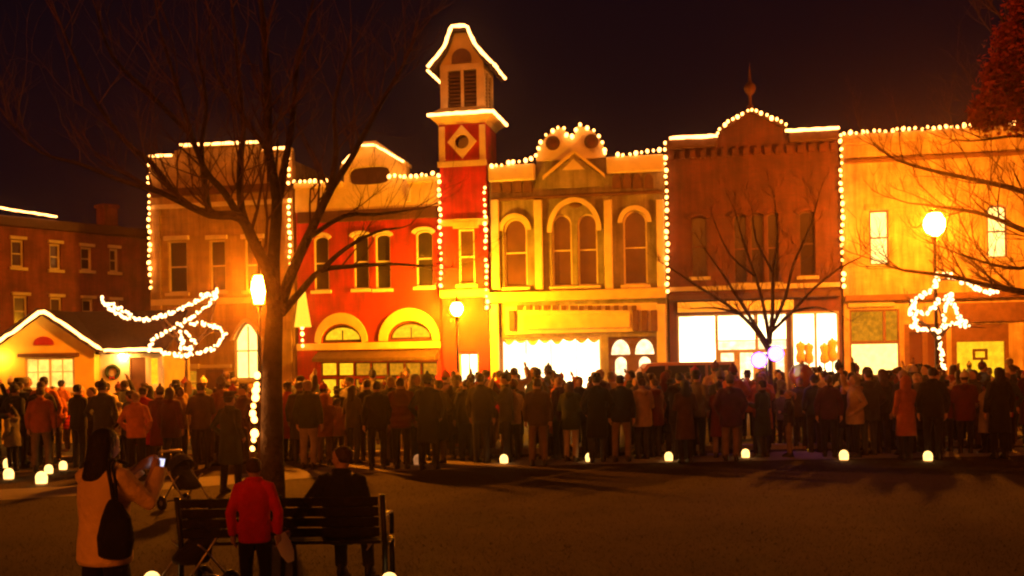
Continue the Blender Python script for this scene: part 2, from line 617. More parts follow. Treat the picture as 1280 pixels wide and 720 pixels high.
top = [(0, zp), (xl - .01, zp), (xl, zp + .55), (pk[0] - .35, pk[1]), (pk[0] + .35, pk[1]), (xr, zp + .55), (xr + .01, zp), (b2.w, zp)]
vr = b2.rect(436, 208, 488, 231)
ov = [((vr[0] + vr[1]) / 2 + (vr[1] - vr[0]) / 2 * math.copysign(abs(math.cos(2 * PI * i / 20)) ** .6, math.cos(2 * PI * i / 20)),
       (vr[2] + vr[3]) / 2 + (vr[3] - vr[2]) / 2 * math.copysign(abs(math.sin(2 * PI * i / 20)) ** .6, math.sin(2 * PI * i / 20))) for i in range(20)]
zred = b2.Z(460, 262)
# red brick wall below, yellow parapet panel above
b2.wall([(0, zred), (b2.w, zred)], M_REDPAINT, zroof=zred - .3)
para = [(.006, zred + .003), (b2.w - .006, zred + .003)] + [(min(max(x, .006), b2.w - .006), z) for x, z in reversed(top)]
MB().holed(para, [ov], -.10, .35).build('parapet', M_YELLOW, b2.e)
MB().prism(inset(ov, -.05), .2, .3).build('vent', M_DKTRIM, b2.e)
MB().box(.01, xl - .03, -.3, -.103, zp - .2, zp + .05).build('cornice', M_YELLOW, b2.e, bevel=.04)
MB().box(xr + .03, b2.w - .01, -.3, -.103, zp - .2, zp + .05).build('cornice', M_YELLOW, b2.e, bevel=.04)
pc = MB()
for xa, za, xb, zb in ((xl - .1, zp + .5, pk[0] - .33, pk[1] + .03), (pk[0] + .33, pk[1] + .03, xr + .1, zp + .5)):
    pc.prism([(xa, za), (xb, zb), (xb, zb + .16), (xa, za + .16)], -.34, .3)
pc.box(pk[0] - .325, pk[0] + .325, -.34, .3, pk[1] + .03, pk[1] + .19)
pc.build('pediment_cornice', M_CREAM, b2.e)
b2.slab('frieze', b2.rect(373, 262, 550, 276), -.16, -.004, M_DARKBRICK, bevel=.03)
b2.slab('band', b2.rect(372, 428, 551, 437), -.16, -.003, M_YELLOW, bevel=.03)
aw = b2.rect(398, 438, 549, 451)
MB().bm
ab = MB()
v = [ab.bm.verts.new(p) for x in (aw[0], aw[1]) for p in ((x, -.004, aw[3]), (x, -.004, aw[2]), (x, -.75, aw[2]), (x, -.75, aw[2] + .14))]
for q in ((0, 1, 2, 3), (7, 6, 5, 4), (0, 4, 5, 1), (1, 5, 6, 2), (2, 6, 7, 3), (3, 7, 4, 0)):
    ab.face([v[i] for i in q])
ab.build('awning', M_BROWN, b2.e)
b2.slab('pier', b2.rect(373, 437, 397, 515), -.12, -.004, M_REDPAINT, bevel=.02)
for px in ((404, 250), (512, 244)):
    q = b2.P(*px)
    MB().box(q[0] - .09, q[0] + .09, -.26, -.104, q[1] - .3, q[1] + .3).build('bracket', M_CREAM, b2.e, bevel=.03)

# --- bell tower -----------------------------------------------------------------------
b3 = Bd('bell_tower', 'slender red brick bell tower with lit flared roof, round oculus and louvred belfry', 'tower', 553, 611, 300, group=SIT, depth=2.2)
W = b3.w; DP = 2.1
b3.e.location = b3.world(0, -.25, 0)
b3.win((575, 287, 595, 356), 'flat', M_GLASSR, M_PALE, M_YELLOW, M_YELLOW, hood_w=.2)
b3.win((576, 441, 600, 505), 'flat', G_WHITE, M_CREAM, None, None, mull=1, rail=False, name='door')
zc = b3.Z(580, 153)
ocx = W / 2; ocz = b3.Z(580, 179)
oc = [(ocx + .30 * math.cos(2 * PI * i / 20), ocz + .30 * math.sin(2 * PI * i / 20)) for i in range(20)]
b3.holes.append(oc)
MB().holed([(.004, 0), (W - .004, 0), (W - .004, zc), (.004, zc)], b3.holes, 0, .3).build('wall', M_REDPAINT, b3.e)
MB().box(.004, .3, .302, DP, 0, zc).box(W - .3, W - .004, .302, DP, 0, zc).box(.302, W - .302, DP - .3, DP, 0, zc).build('shaft', M_REDPAINT, b3.e)
dm = [(ocx + .62 * math.cos(PI / 2 * i), ocz + .62 * math.sin(PI / 2 * i)) for i in range(4)]
oco = MB().holed([(ocx - .62, ocz), (ocx, ocz - .70), (ocx + .62, ocz), (ocx, ocz + .70)], [oc], -.12, -.004).build('oculus', M_CREAM, b3.e)
MB().prism(inset(oc, -.03), .2, .28).build('pane', M_GLASS, oco)
for nm, (x0, x1) in (('pilaster', (.004, .26)), ('pilaster', (W - .26, W - .004))):
    z0 = b3.Z(580, 206)
    MB().box(x0, x1, -.1, -.004, z0, zc - .2).build(nm, M_CREAM, b3.e, bevel=.02)
MB().box(-.05, W + .05, -.16, -.103, b3.Z(580, 210), b3.Z(580, 203)).build('band', M_CREAM, b3.e)
MB().box(-.05, W + .05, -.12, -.003, b3.Z(580, 283), b3.Z(580, 275)).build('band', M_YELLOW, b3.e)
MB().box(-.05, W + .05, -.14, -.003, b3.Z(580, 372), b3.Z(580, 363)).build('band', M_YELLOW, b3.e)


def flare(profile, cx, cy, name, m, parent):
    b = MB()
    rs = [b.ring([(cx - a, cy - a, z), (cx + a, cy - a, z), (cx + a, cy + a, z), (cx - a, cy + a, z)]) for a, z in profile]
    b.skin(rs)
    return b.build(name, m, parent)


HW = W / 2; CY = DP / 2
EV = 1.38
z1 = zc
belt = flare([(HW + .02, z1 - .15), (HW + .12, z1), (EV, z1 + .20), (EV, z1 + .28), (HW - .06, z1 + .62)], HW, CY, 'belt_roof', M_YELLOW, b3.e)
zb0 = z1 + .62
zb1 = b3.Z(580, 84)
bel = MB()
bh = HW - .06
for sx in (0, 1):
    for sy in (0, 1):
        x = HW + (bh - .16) * (1 if sx else -1); y = CY + (bh - .16) * (1 if sy else -1)
        bel.box(x - .16, x + .16, y - .16, y + .16, zb0 - .05, zb1)
bel.box(HW - .06, HW + .06, CY - bh + .02, CY - bh + .12, zb0, zb1).box(HW + bh - .12, HW + bh - .02, CY - .06, CY + .06, zb0, zb1)
bel.box(HW - bh, HW + bh, CY - bh - .02, CY + bh, zb1 - .14, zb1 + .1)
bel.build('belfry', M_CREAM, b3.e)
for f in range(2):
    lb = MB()
    nz = 9
    for i in range(nz):
        z = zb0 + .06 + (zb1 - zb0 - .3) * i / nz
        if f == 0:
            lb.box(HW - bh + .3, HW + bh - .3, CY - bh + .08, CY - bh + .2, z, z + .06)
        else:
            lb.box(HW + bh - .2, HW + bh - .08, CY - bh + .3, CY + bh - .3, z, z + .06)
    lb.build('louvre', M_BROWN, b3.e)
MB().box(HW - bh + .25, HW + bh - .25, CY - bh + .25, CY + bh - .25, zb0, zb1 - .15).build('bell_chamber', M_DKTRIM, b3.e)
# gable roof with swept eaves, gable to the street
ze = b3.Z(536, 89); za = b3.Z(575, 38)
H = za - ze
prof = [(-EV, 0), (-.98, .26 * H), (-.66, .50 * H), (-.48, .74 * H), (-.33, H), (.33, H), (.48, .74 * H), (.66, .50 * H), (.98, .26 * H), (EV, 0)]
poly = [(HW + x, ze + z) for x, z in prof]
inn = [(HW + x * .90, ze + z - .14) for x, z in prof]
MB().prism(poly + list(reversed(inn)), CY - 1.25, CY + 1.35).build('roof', M_SHINGLE, b3.e)
gp = [(HW - bh, zb1 + .1)] + [(HW + bh, zb1 + .1)] + [(HW + x, ze + z) for x, z in reversed([(-.8, .24 * H), (-.6, .46 * H), (-.42, .7 * H), (-.30, .93 * H), (.30, .93 * H), (.42, .7 * H), (.6, .46 * H), (.8, .24 * H)])]
MB().prism(gp, CY - bh + .02, CY - bh + .2).build('gable', M_YELLOW, b3.e)
arc = arch_pts(HW - .42, HW + .42, zb1 + .14, zb1 + .75, 'round')
MB().prism(arc, CY - bh - .04, CY - bh + .015).build('gable_arch', M_BROWN, b3.e)
T_EV = dict(ze=ze, H=H, prof=prof, z1=z1, HW=HW, CY=CY, W=W)

# --- greige building with scrolled parapet -----------------------------------------------
b4 = Bd('scrolled_building', 'greige building with scrolled parapet, arched windows and glaring shop window', 'building', 613, 833, 320, group=SIT)
b4.win((630, 273, 659, 359), 'round', M_GLASSR, M_CREAM, M_YELLOW, M_CREAM, hood_w=.2)
b4.win((690, 268, 715, 358), 'round', M_GLASSR, M_CREAM, None, M_CREAM)
b4.win((722, 267, 747, 357), 'round', M_GLASSR, M_CREAM, None, M_CREAM)
b4.win((779, 263, 809, 356), 'round', M_GLASSR, M_CREAM, M_CREAM, M_CREAM, hood_w=.2)
zc4 = b4.Z(722, 204)
def q4(px, py): return b4.P(px, py)
sc = [(671, 197), (675, 184), (684, 171), (697, 162), (706, 160), (709, 170), (714, 175), (719, 170), (722, 159), (732, 160), (745, 168), (755, 183), (757, 194)]
top = [(0, zc4 - .03), (q4(*sc[0])[0] - .02, zc4)] + [q4(*p) for p in sc] + [(q4(*sc[-1])[0] + .02, zc4 + .1), (b4.w, zc4 + .1)]
b4.opening((626, 421, 752, 500))
b4.opening((761, 421, 821, 512))
b4.wall(top, M_GREIGE, zroof=zc4 - 1)
b4.slab('cornice', (0.02, q4(*sc[0])[0] - .05, zc4 - .62, zc4 + .04), -.32, -.004, M_CREAM, bevel=.05)
b4.slab('cornice', (q4(*sc[-1])[0] + .05, b4.w - .02, zc4 - .52, zc4 + .14), -.32, -.004, M_CREAM, bevel=.05)
# scroll ornaments and raised centre
scr = [q4(*p) for p in sc]
base = b4.Z(714, 200)
cen = MB().prism([(scr[0][0], base)] + [(scr[-1][0], base)] + list(reversed(scr)), -.18, -.004).build('scroll_crest', M_CREAM, b4.e)
for px in ((692, 180), (740, 178)):
    c = q4(*px)
    MB().lathe([(.05, 0), (.30, 0), (.30, .06), (.16, .09), (.05, .09)], 14).build('rosette', M_DARKBRICK, cen).matrix_local = Matrix.Translation((c[0], -.185, c[1])) @ Matrix.Rotation(PI / 2, 4, 'X')
pe = [q4(681, 237), q4(755, 234), q4(752, 221), q4(719, 196), q4(684, 224)]
MB().prism(pe, -.26, -.185).build('pediment', M_GREIGE, b4.e)
pin = [q4(704, 214), q4(732, 213), q4(718, 200)]
MB().prism(pin, -.3, -.262).build('tympanum', M_CREAM, b4.e)
pr_ = MB()
for (p0, p1) in (((680, 226), (719, 193)), ((719, 193), (757, 223))):
    a, b = q4(*p0), q4(*p1)
    pr_.prism([a, b, (b[0], b[1] + .14), (a[0], a[1] + .14)], -.36, -.187)
pr_.build('raking_cornice', M_YELLOW, b4.e)
for x in (621, 634, 647, 660, 771, 784, 797, 811):
    r = b4.rect(x - 5.4, 222 if x < 700 else 217, x + 5.4, 241 if x < 700 else 236)
    MB().prism(arch_pts(r[0], r[1], r[2], r[3], 'gothic'), -.09, -.004).build('corbel_arch', M_BROWN, b4.e)
b4.slab('string_course', b4.rect(615, 243, 832, 247), -.14, -.004, M_BROWN, bevel=.02)
for x in (620, 674, 761, 826):
    b4.slab('pilaster', b4.rect(x - 5, 250, x + 5, 362), -.18, -.004, M_CREAM, bevel=.03)
hx = b4.rect(684, 247, 752, 290)
o_ = arch_pts(hx[0], hx[1], hx[2], hx[3], 'half', 18); i_ = arch_pts(hx[0] + .2, hx[1] - .2, hx[2], hx[3] - .2, 'half', 18)
MB().prism(o_[2:] + list(reversed(i_[2:])), -.16, -.004).build('window_arch', M_CREAM, b4.e)
oo = b4.rect(711, 253, 727, 260)
MB().ball(((oo[0] + oo[1]) / 2, -.02, (oo[2] + oo[3]) / 2), ((oo[1] - oo[0]) / 2, .08, (oo[3] - oo[2]) / 2), 14, 7).build('roundel', M_BROWN, b4.e, True)
b4.slab('shop_cornice', b4.rect(613, 363, 833, 376), -.4, -.004, M_YELLOW, bevel=.06)
b4.slab('fascia', b4.rect(632, 381, 822, 416), -.1, -.004, M_CREAM)
sg = b4.slab('sign_board', b4.rect(655, 393, 788, 411), -.2, -.103, M_YELLOW, bevel=.03)
for i in range(14):
    x = 650 + i * 11
    b4.slab('dentil', b4.rect(x - 3, 382, x + 3, 388), -.16, -.104, M_BROWN)
for x in (641, 795, 806, 818):
    b4.slab('bracket', b4.rect(x - 4, 388, x + 4, 414), -.22, -.104, M_BROWN, bevel=.03)
r = b4.rect(626, 421, 752, 500)
dw = MB()
dw.holed([(r[0], r[2]), (r[1], r[2]), (r[1], r[3]), (r[0], r[3])], [[(r[0] + .09, r[2] + .5), (r[1] - .09, r[2] + .5), (r[1] - .09, r[3] - .08), (r[0] + .09, r[3] - .08)]], .1, .22)
for k in range(1, 4):
    x = r[0] + (r[1] - r[0]) * k / 4
    dw.box(x - .012, x + .012, .12, .2, r[2] + .5, r[3] - .08)
dwo = dw.build('display_window', M_CREAM, b4.e)
MB().box(r[0] + .05, r[1] - .05, .23, .28, r[2] + .45, r[3] - .04).build('pane', G_WHITE, dwo)
sv = []
for k in range(8):
    xa = r[0] + .06 + (r[1] - r[0] - .12) * k / 8; xb = r[0] + .06 + (r[1] - r[0] - .12) * (k + 1) / 8
    sv += [(xa + (xb - xa) * t / 6, r[3] - .1 - .20 * math.sin(PI * t / 6) * (1.0, .7, 1.2, .8, 1.1, .6, 1.0, .9)[k]) for t in range(6)]
sv.append((r[1] - .06, r[3] - .1))
MB().prism([(r[0] + .06, r[3] - .05)] + sv[0:] + [(r[1] - .06, r[3] - .05)], .205, .226).build('valance', M_YELLOW, dwo)
r = b4.rect(761, 421, 821, 512)
w2 = (r[1] - r[0]) / 2
hl = []
for k in (0, 1):
    x0 = r[0] + k * w2 + .1; x1 = r[0] + (k + 1) * w2 - .1
    zq = b4.Z(790, 443)
    hl.append(arch_pts(x0, x1, zq, r[3] - .1, 'half'))
    hl.append(arch_pts(x0 + .15, x1 - .15, b4.Z(790, 475), b4.Z(790, 446), 'round'))
dd = MB().holed([(r[0], r[2]), (r[1], r[2]), (r[1], r[3]), (r[0], r[3])], hl, .1, .2).build('door', M_BROWN, b4.e)
for h in hl:
    MB().prism(inset(h, -.03), .21, .25).build('pane', G_SHOP, dd)
MB().box((r[0] + r[1]) / 2 - .02, (r[0] + r[1]) / 2 + .02, .04, .098, .95, 1.25).build('handle', M_IRON, dd)
b4.slab('shop_pier', b4.rect(822, 380, 833, 512), -.2, -.004, M_CREAM, bevel=.03)
b4.slab('shop_pier', b4.rect(614, 380, 625, 512), -.2, -.004, M_CREAM, bevel=.03)

# --- dark brick building with gable ------------------------------------------------------
b5 = Bd('dark_brick_building', 'dark red brick building with small lit gable and finial over white shop windows', 'building', 835, 1051, 320, group=SIT)
for px in ((864, 270, 884, 346), (917, 268, 934, 354), (938, 267, 955, 354), (959, 266, 974, 353), (999, 264, 1019, 345)):
    b5.win(px, 'seg', M_GLASS, M_DKTRIM if px[0] in (864, 999) else M_BROWN, M_DARKBRICK, M_KERB, fw=.05, hood_w=.14)
zl = b5.Z(868, 176); zr_ = b5.Z(1010, 166)
zf = (zl + zr_) / 2
g0 = b5.P(898, 172); g1 = b5.P(938, 141); g2 = b5.P(984, 162)
top = [(0, zf), (g0[0], zf), (g0[0] + .05, zf + .25), (g1[0], g1[1]), (g2[0] - .05, zf + .25), (g2[0], zf), (b5.w, zf)]
b5.opening((847, 392, 985, 512))
b5.wall(top, M_DARKBRICK, zroof=zf - 1)
b5.slab('cornice', (0.02, g0[0] - .05, zf - .35, zf + .03), -.3, -.004, M_DKTRIM, bevel=.05)
b5.slab('cornice', (g2[0] + .05, b5.w - .02, zf - .35, zf + .03), -.3, -.004, M_DKTRIM, bevel=.05)
rk = MB()
for a, b in (((g0[0] + .02, zf + .2), g1), (g1, (g2[0] - .02, zf + .2))):
    rk.prism([a, b, (b[0], b[1] + .15), (a[0], a[1] + .15)], -.28, .3)
rk.build('raking_cornice', M_DKTRIM, b5.e)
c = g1
fn = MB().lathe([(.16, 0), (.16, .12), (.07, .2), (.06, .55), (.2, .7), (.24, .85), (.2, 1.0), (.07, 1.1), (.04, 1.5), (.01, 1.9)], 10).build('finial', M_DARKBRICK, b5.e, True)
fn.location = (c[0], .02, c[1] + .13)
for k in range(16):
    x = b5.w * (k + .5) / 16
    MB().box(x - .11, x + .11, -.14, -.004, zf - .75, zf - .45).build('corbel', M_DARKBRICK, b5.e)
b5.slab('string_course', b5.rect(836, 356, 1050, 362), -.12, -.004, M_KERB, bevel=.02)
b5.slab('shop_cornice', b5.rect(836, 366, 1050, 374), -.35, -.004, M_DKTRIM, bevel=.05)
fs = b5.slab('sign_board', b5.rect(847, 376, 992, 389), -.12, -.004, M_PALE, bevel=.02)
r = b5.rect(847, 392, 985, 512)
xs = [b5.S(p, 430) for p in (847, 896, 946, 985)]
zt_ = r[3]; zk = b5.Z(910, 461)
hl = [[(xs[0] + .06, zk - .5), (xs[1] - .06, zk - .5), (xs[1] - .06, zt_ - .07), (xs[0] + .06, zt_ - .07)]]
for (x0, x1) in ((xs[1], xs[2]), (xs[2], xs[3])):
    za_ = b5.Z(920, 422); zb_ = b5.Z(920, 425); zc_ = b5.Z(920, 437); zd_ = b5.Z(920, 441)
    hl.append([(x0 + .06, zb_ + .0), (x1 - .06, zb_), (x1 - .06, zt_ - .07), (x0 + .06, zt_ - .07)])
    hl.append([(x0 + .06, zc_), (x1 - .06, zc_), (x1 - .06, za_ - .13), (x0 + .06, za_ - .13)])
    xm = (x0 + x1) / 2
    hl.append([(x0 + .15, .3), (xm - .12, .3), (xm - .12, zd_), (x0 + .15, zd_)])
    hl.append([(xm + .12, .3), (x1 - .15, .3), (x1 - .15, zd_), (xm + .12, zd_)])
sf = MB().holed([(r[0], r[2]), (r[1], r[2]), (r[1], r[3]), (r[0], r[3])], hl, .06, .2).build('shopfront', M_KERB, b5.e)
for i, h in enumerate(hl):
    MB().prism(inset(h, -.03), .21, .25).build('pane', G_WHITE if i in (0, 1, 5) else G_SHOP, sf)
# bright right-hand shop bay
r = b5.rect(992, 392, 1046, 470)
sb = MB().holed([(r[0] - .08, r[2] - .08), (r[1] + .08, r[2] - .08), (r[1] + .08, r[3] + .08), (r[0] - .08, r[3] + .08)], [[(r[0], r[2]), (r[0] + (r[1] - r[0]) * .48, r[2]), (r[0] + (r[1] - r[0]) * .48, r[3]), (r[0], r[3])], [(r[0] + (r[1] - r[0]) * .54, r[2]), (r[1], r[2]), (r[1], r[3]), (r[0] + (r[1] - r[0]) * .54, r[3])]], -.12, -.004).build('shop_bay', M_KERB, b5.e)
MB().box(r[0] - .02, r[1] + .02, -.06, -.01, r[2] - .02, r[3] + .02).build('pane', G_WHITE, sb)

for fx in (.15, .34, .7, .88):
    x = r[0] + (r[1] - r[0]) * fx; zb = r[2] + .02; hh = RNG.uniform(1.1, 1.5)
    MB().lathe([(.12, 0), (.03, .05), (.03, hh * .35), (.17, hh * .4), (.19, hh * .55), (.13, hh * .68), (.19, hh * .85), (.16, hh * .93), (.05, hh * .96), (.045, hh)], 10).build('display_form', M_YELLOW, sb, True, loc=(x, -.27, zb))
MB().box(r[0] - .08, r[1] + .08, -.5, -.125, r[2] - .1, r[2]).build('display_ledge', M_KERB, sb, bevel=.02)
# --- buff building on the right ------------------------------------------------------------
b6 = Bd('buff_building', 'buff brick building at right end with two tall lit upstairs windows', 'building', 1053, 1345, 320, group=SIT)
b6.win((1087, 263, 1111, 331), 'flat', G_CREAM, M_DKTRIM, M_ORANGE, M_KERB, fw=.06)
b6.win((1234, 256, 1259, 322), 'seg', G_CREAM, M_DKTRIM, M_ORANGE, M_KERB, fw=.06)
z6 = b6.Z(1160, 165)
b6.opening((1063, 387, 1125, 512)); b6.opening((1131, 405, 1184, 512)); b6.opening((1190, 405, 1262, 512))
b6.wall([(0, z6), (b6.w, z6)], M_ORANGE)
b6.slab('cornice', (.02, b6.w - .02, z6 - .38, z6 + .04), -.34, -.004, M_ORANGE, bevel=.06)
b6.slab('frieze', b6.rect(1056, 193, 1340, 198), -.16, -.004, M_BROWN, bevel=.03)
b6.slab('shop_cornice', b6.rect(1055, 366, 1340, 374), -.3, -.004, M_BROWN, bevel=.05)
b6.slab('sign_board', b6.rect(1060, 376, 1118, 384), -.12, -.004, M_KERB, bevel=.02)
b6.slab('sign_board', b6.rect(1195, 378, 1290, 402), -.12, -.004, M_BROWN, bevel=.02)
r = b6.rect(1063, 387, 1125, 512)
zq = b6.Z(1094, 428)
sf = MB().holed([(r[0], r[2]), (r[1], r[2]), (r[1], r[3]), (r[0], r[3])], [[(r[0] + .06, .5), (r[1] - .06, .5), (r[1] - .06, zq - .06), (r[0] + .06, zq - .06)], [(r[0] + .06, zq + .06), (r[0] + 1.25, zq + .06), (r[0] + 1.25, r[3] - .06), (r[0] + .06, r[3] - .06)], [(r[0] + 1.35, zq + .06), (r[1] - .06, zq + .06), (r[1] - .06, r[3] - .06), (r[0] + 1.35, r[3] - .06)]], .06, .2).build('shopfront', M_BROWN, b6.e)
MB().box(r[0] + .03, r[1] - .03, .21, .25, .45, zq).build('pane', G_CREAM, sf)
MB().box(r[0] + .03, r[1] - .03, .21, .25, zq + .03, r[3] - .03).build('pane', G_AMBER, sf)
r = b6.rect(1131, 405, 1184, 512)
d6 = MB().holed([(r[0], r[2]), (r[1], r[2]), (r[1], r[3]), (r[0], r[3])], [[(r[0] + .2, 1.0), ((r[0] + r[1]) / 2 - .1, 1.0), ((r[0] + r[1]) / 2 - .1, r[3] - .3), (r[0] + .2, r[3] - .3)], [((r[0] + r[1]) / 2 + .1, 1.0), (r[1] - .2, 1.0), (r[1] - .2, r[3] - .3), ((r[0] + r[1]) / 2 + .1, r[3] - .3)]], .1, .2).build('door', M_BROWN, b6.e)
MB().box(r[0] + .15, r[1] - .15, .21, .25, .9, r[3] - .25).build('pane', M_GLASSR, d6)
r = b6.rect(1190, 405, 1262, 512)
zq = b6.Z(1226, 427)
sf = MB().holed([(r[0], r[2]), (r[1], r[2]), (r[1], r[3]), (r[0], r[3])], [[(r[0] + .2, .5), (r[1] - .15, .5), (r[1] - .15, zq), (r[0] + .2, zq)]], .06, .2).build('shopfront', M_BROWN, b6.e)
MB().box(r[0] + .15, r[1] - .1, .24, .28, .45, zq + .04).build('pane', G_YELLOW, sf)
pl = b6.rect(1217, 436, 1236, 450)
MB().holed([(pl[0], pl[2]), (pl[1], pl[2]), (pl[1], pl[3]), (pl[0], pl[3])], [inset([(pl[0], pl[2]), (pl[1], pl[2]), (pl[1], pl[3]), (pl[0], pl[3])], .1)], .17, .2).build('hanging_sign', M_DKTRIM, sf)

# --- little cottage ---------------------------------------------------------------------
cY = 30.0
ck = empty('cottage', (at(53, 460, cY).x, cY, 0), 0, 'small ochre cottage with lit window and white porch wing, rope-lit gable', 'cottage')
def cl_(px, py, Y=cY):
    p = at(px, py, Y); return p.x - ck.location.x, p.z
hw = cl_(122, 437)[0]; ze = cl_(122, 438)[1]; zp = cl_(53, 391)[1]
wr = (*[cl_(p, 466)[0] for p in (31, 93)], cl_(60, 487)[1], cl_(60, 447)[1])
hole = arch_pts(wr[0], wr[1], wr[2], wr[3])
MB().holed([(-hw + .1, 0), (hw - .1, 0), (hw - .1, ze), (0, zp - .08), (-hw + .1, ze)], [hole], 0, .16).build('wall', M_COTTAGE, ck)
MB().box(-hw + .1, -hw + .22, .162, 3, 0, ze - .05).box(hw - .22, hw - .1, .162, 3, 0, ze - .05).box(-hw + .225, hw - .225, 2.9, 3, 0, ze - .05).build('side_wall', M_COTTAGE, ck)
rf = MB()
for s_ in (-1, 1):
    rf.prism([(0, zp), (s_ * (hw + .18), ze - .12), (s_ * (hw + .18), ze + .0), (0, zp + .12)], -.3, 3.1)
rf.build('roof', M_SHINGLE, ck)
wf = MB().holed(hole, [inset(hole, .06)], .03, .1); xm = (wr[0] + wr[1]) / 2
wf.box(xm - .03, xm + .03, .035, .095, wr[2] + .06, wr[3] - .06)
for k_ in (.25, .75):
    xq = wr[0] + (wr[1] - wr[0]) * k_
    wf.box(xq - .012, xq + .012, .04, .09, wr[2] + .06, wr[3] - .06)
zq_ = wr[2] + (wr[3] - wr[2]) * .55
wf.box(wr[0] + .06, wr[1] - .06, .042, .088, zq_ - .012, zq_ + .012)
w_ = wf.build('window', M_WHITEWOOD, ck)
MB().box(wr[0] + .03, wr[1] - .03, .11, .14, wr[2] + .03, wr[3] - .03).build('pane', G_COTT, w_)
MB().box(wr[0] - .15, wr[1] + .15, -.12, -.003, wr[3] + .02, wr[3] + .12).build('hood', M_BROWN, w_)
MB().box(wr[0] - .1, wr[1] + .1, -.1, -.003, wr[2] - .1, wr[2]).build('sill', M_WHITEWOOD, w_)
sgx = cl_(55, 426)
MB().prism(arch_pts(sgx[0] - .28, sgx[0] + .28, sgx[1] - .12, sgx[1] + .12, 'half'), -.06, -.003).build('sign_board', M_REDPAINT, ck)
# porch wing, set back a little, roof slope towards the square
x0, x1 = hw - .09, cl_(203, 460, 30.4)[0]
zew = cl_(165, 440, 30.4)[1]; zrd = cl_(130, 393, 32.2)[1]
dh = arch_pts(cl_(162, 470, 30.4)[0], cl_(182, 470, 30.4)[0], 0.05, cl_(170, 447, 30.4)[1])
wh = arch_pts(cl_(186, 470, 30.4)[0], cl_(199, 470, 30.4)[0], cl_(190, 482, 30.4)[1], cl_(190, 446, 30.4)[1])
MB().holed([(x0, 0), (x1, 0), (x1, zew), (x0, zew)], [dh, wh], .4, .54).build('porch_wall', M_WHITEWOOD, ck)
MB().box(x1 - .12, x1, .545, 3.0, 0, zew).build('porch_side', M_COTTAGE, ck)
wr_ = MB()
v = [wr_.bm.verts.new(p) for p in ((x0 - .1, .12, zew - .05), (x1 + .2, .12, zew - .05), (x1 + .2, 2.2, zrd), (-.0, 2.2, zrd), (x0 - .1, .12, zew + .06), (x1 + .2, .12, zew + .06), (x1 + .2, 2.2, zrd + .1), (-.0, 2.2, zrd + .1))]
for q in ((0, 1, 2, 3), (7, 6, 5, 4), (0, 4, 5, 1), (1, 5, 6, 2), (2, 6, 7, 3), (3, 7, 4, 0)):
    wr_.face([v[i] for i in q])
wr_.build('porch_roof', M_SHINGLE, ck)
d_ = MB().prism(inset(dh, .02), .45, .5).build('door', M_BROWN, ck)
MB().ball((dh[1][0] - .1, .42, 1.0), .03).build('handle', M_IRON, d_)
w2_ = MB().holed(wh, [inset(wh, .04)], .42, .5).build('window', M_WHITEWOOD, ck)
MB().prism(inset(wh, .02), .505, .53).build('pane', G_YELLOW, w2_)
pl_ = at(152, 445, 30.28)
lp_ = MB().ball((0, 0, 0), (.06, .06, .075), 10, 7).build('porch_lamp', G_FLOOD, ck, True, loc=pl_ - ck.location)
MB().lathe([(.07, .05), (.03, .10), (.012, .11), (.012, .20)], 8).build('cap', M_IRON, lp_, True)
pl_ = at(-6, 446, 29.7)
lp_ = MB().ball((0, 0, 0), (.06, .06, .075), 10, 7).build('porch_lamp', G_FLOOD, ck, True, loc=pl_ - ck.location)
MB().lathe([(.07, .05), (.03, .10), (.012, .11), (.012, .20)], 8).build('cap', M_IRON, lp_, True)
wp = at(141, 465, 30.36)
we = MB()
ring = [(.17 * math.cos(2 * PI * i / 16), 0, .17 * math.sin(2 * PI * i / 16)) for i in range(17)]
we.tube(ring, .055, 7)
wo = we.build('wreath', M_WREATH, None, True)
wo.location = (wp.x, wp.y - .02, wp.z)
tag(wo, 'round green wreath on the white porch wall of the cottage', 'wreath')
bow = MB().prism([(-.07, -.04), (0, 0), (.07, -.04), (.07, .04), (0, 0.005), (-.07, .04)], -.07, -.04).build('bow', M_REDPAINT, wo, loc=(0, 0, -.16))
# ------------------------------------------------------------------ festive lights
BULB = MB().ball((0, 0, 0), (.075, .075, .09), 8, 6).mesh('bulb', G_BULB, True)
MINI = MB().ball((0, 0, 0), (.043, .043, .05), 7, 5).mesh('bulb', G_MINI, True)


def walk(pts, step):
    pts = [Vector(p) for p in pts]
    out = []
    carry = 0
    for a, b in zip(pts, pts[1:]):
        L = (b - a).length
        t = carry
        while t < L:
            out.append(a + (b - a) * (t / L)); t += step
        carry = t - L
    return out


def light_string(label, pts, step=.27, bulb=BULB, group='strings of bulbs along the rooflines', jit=.035, cat='string lights', wire=.012, keep=.96):
    pts = [Vector(p) for p in pts]
    total = sum((b - a).length for a, b in zip(pts, pts[1:]))
    step = max(step, total / 99)
    e = empty('light_string', pts[0], 0, label, cat, group)
    o = pts[0]
    MB().tube([p - o for p in pts], wire, 4).build('wire', M_WIRE, e)
    for p in walk(pts, step):
        if RNG.random() > keep: continue
        j = Vector((RNG.uniform(-jit, jit), RNG.uniform(-jit, jit) - .03, RNG.uniform(-jit, jit)))
        b = link('bulb', bulb, e, loc=p - o + j)
        b.rotation_euler = (RNG.uniform(-.6, .6), RNG.uniform(-.6, .6), 0)
        k = RNG.uniform(.62, 1.15); b.scale = (k, k, k)
    return e


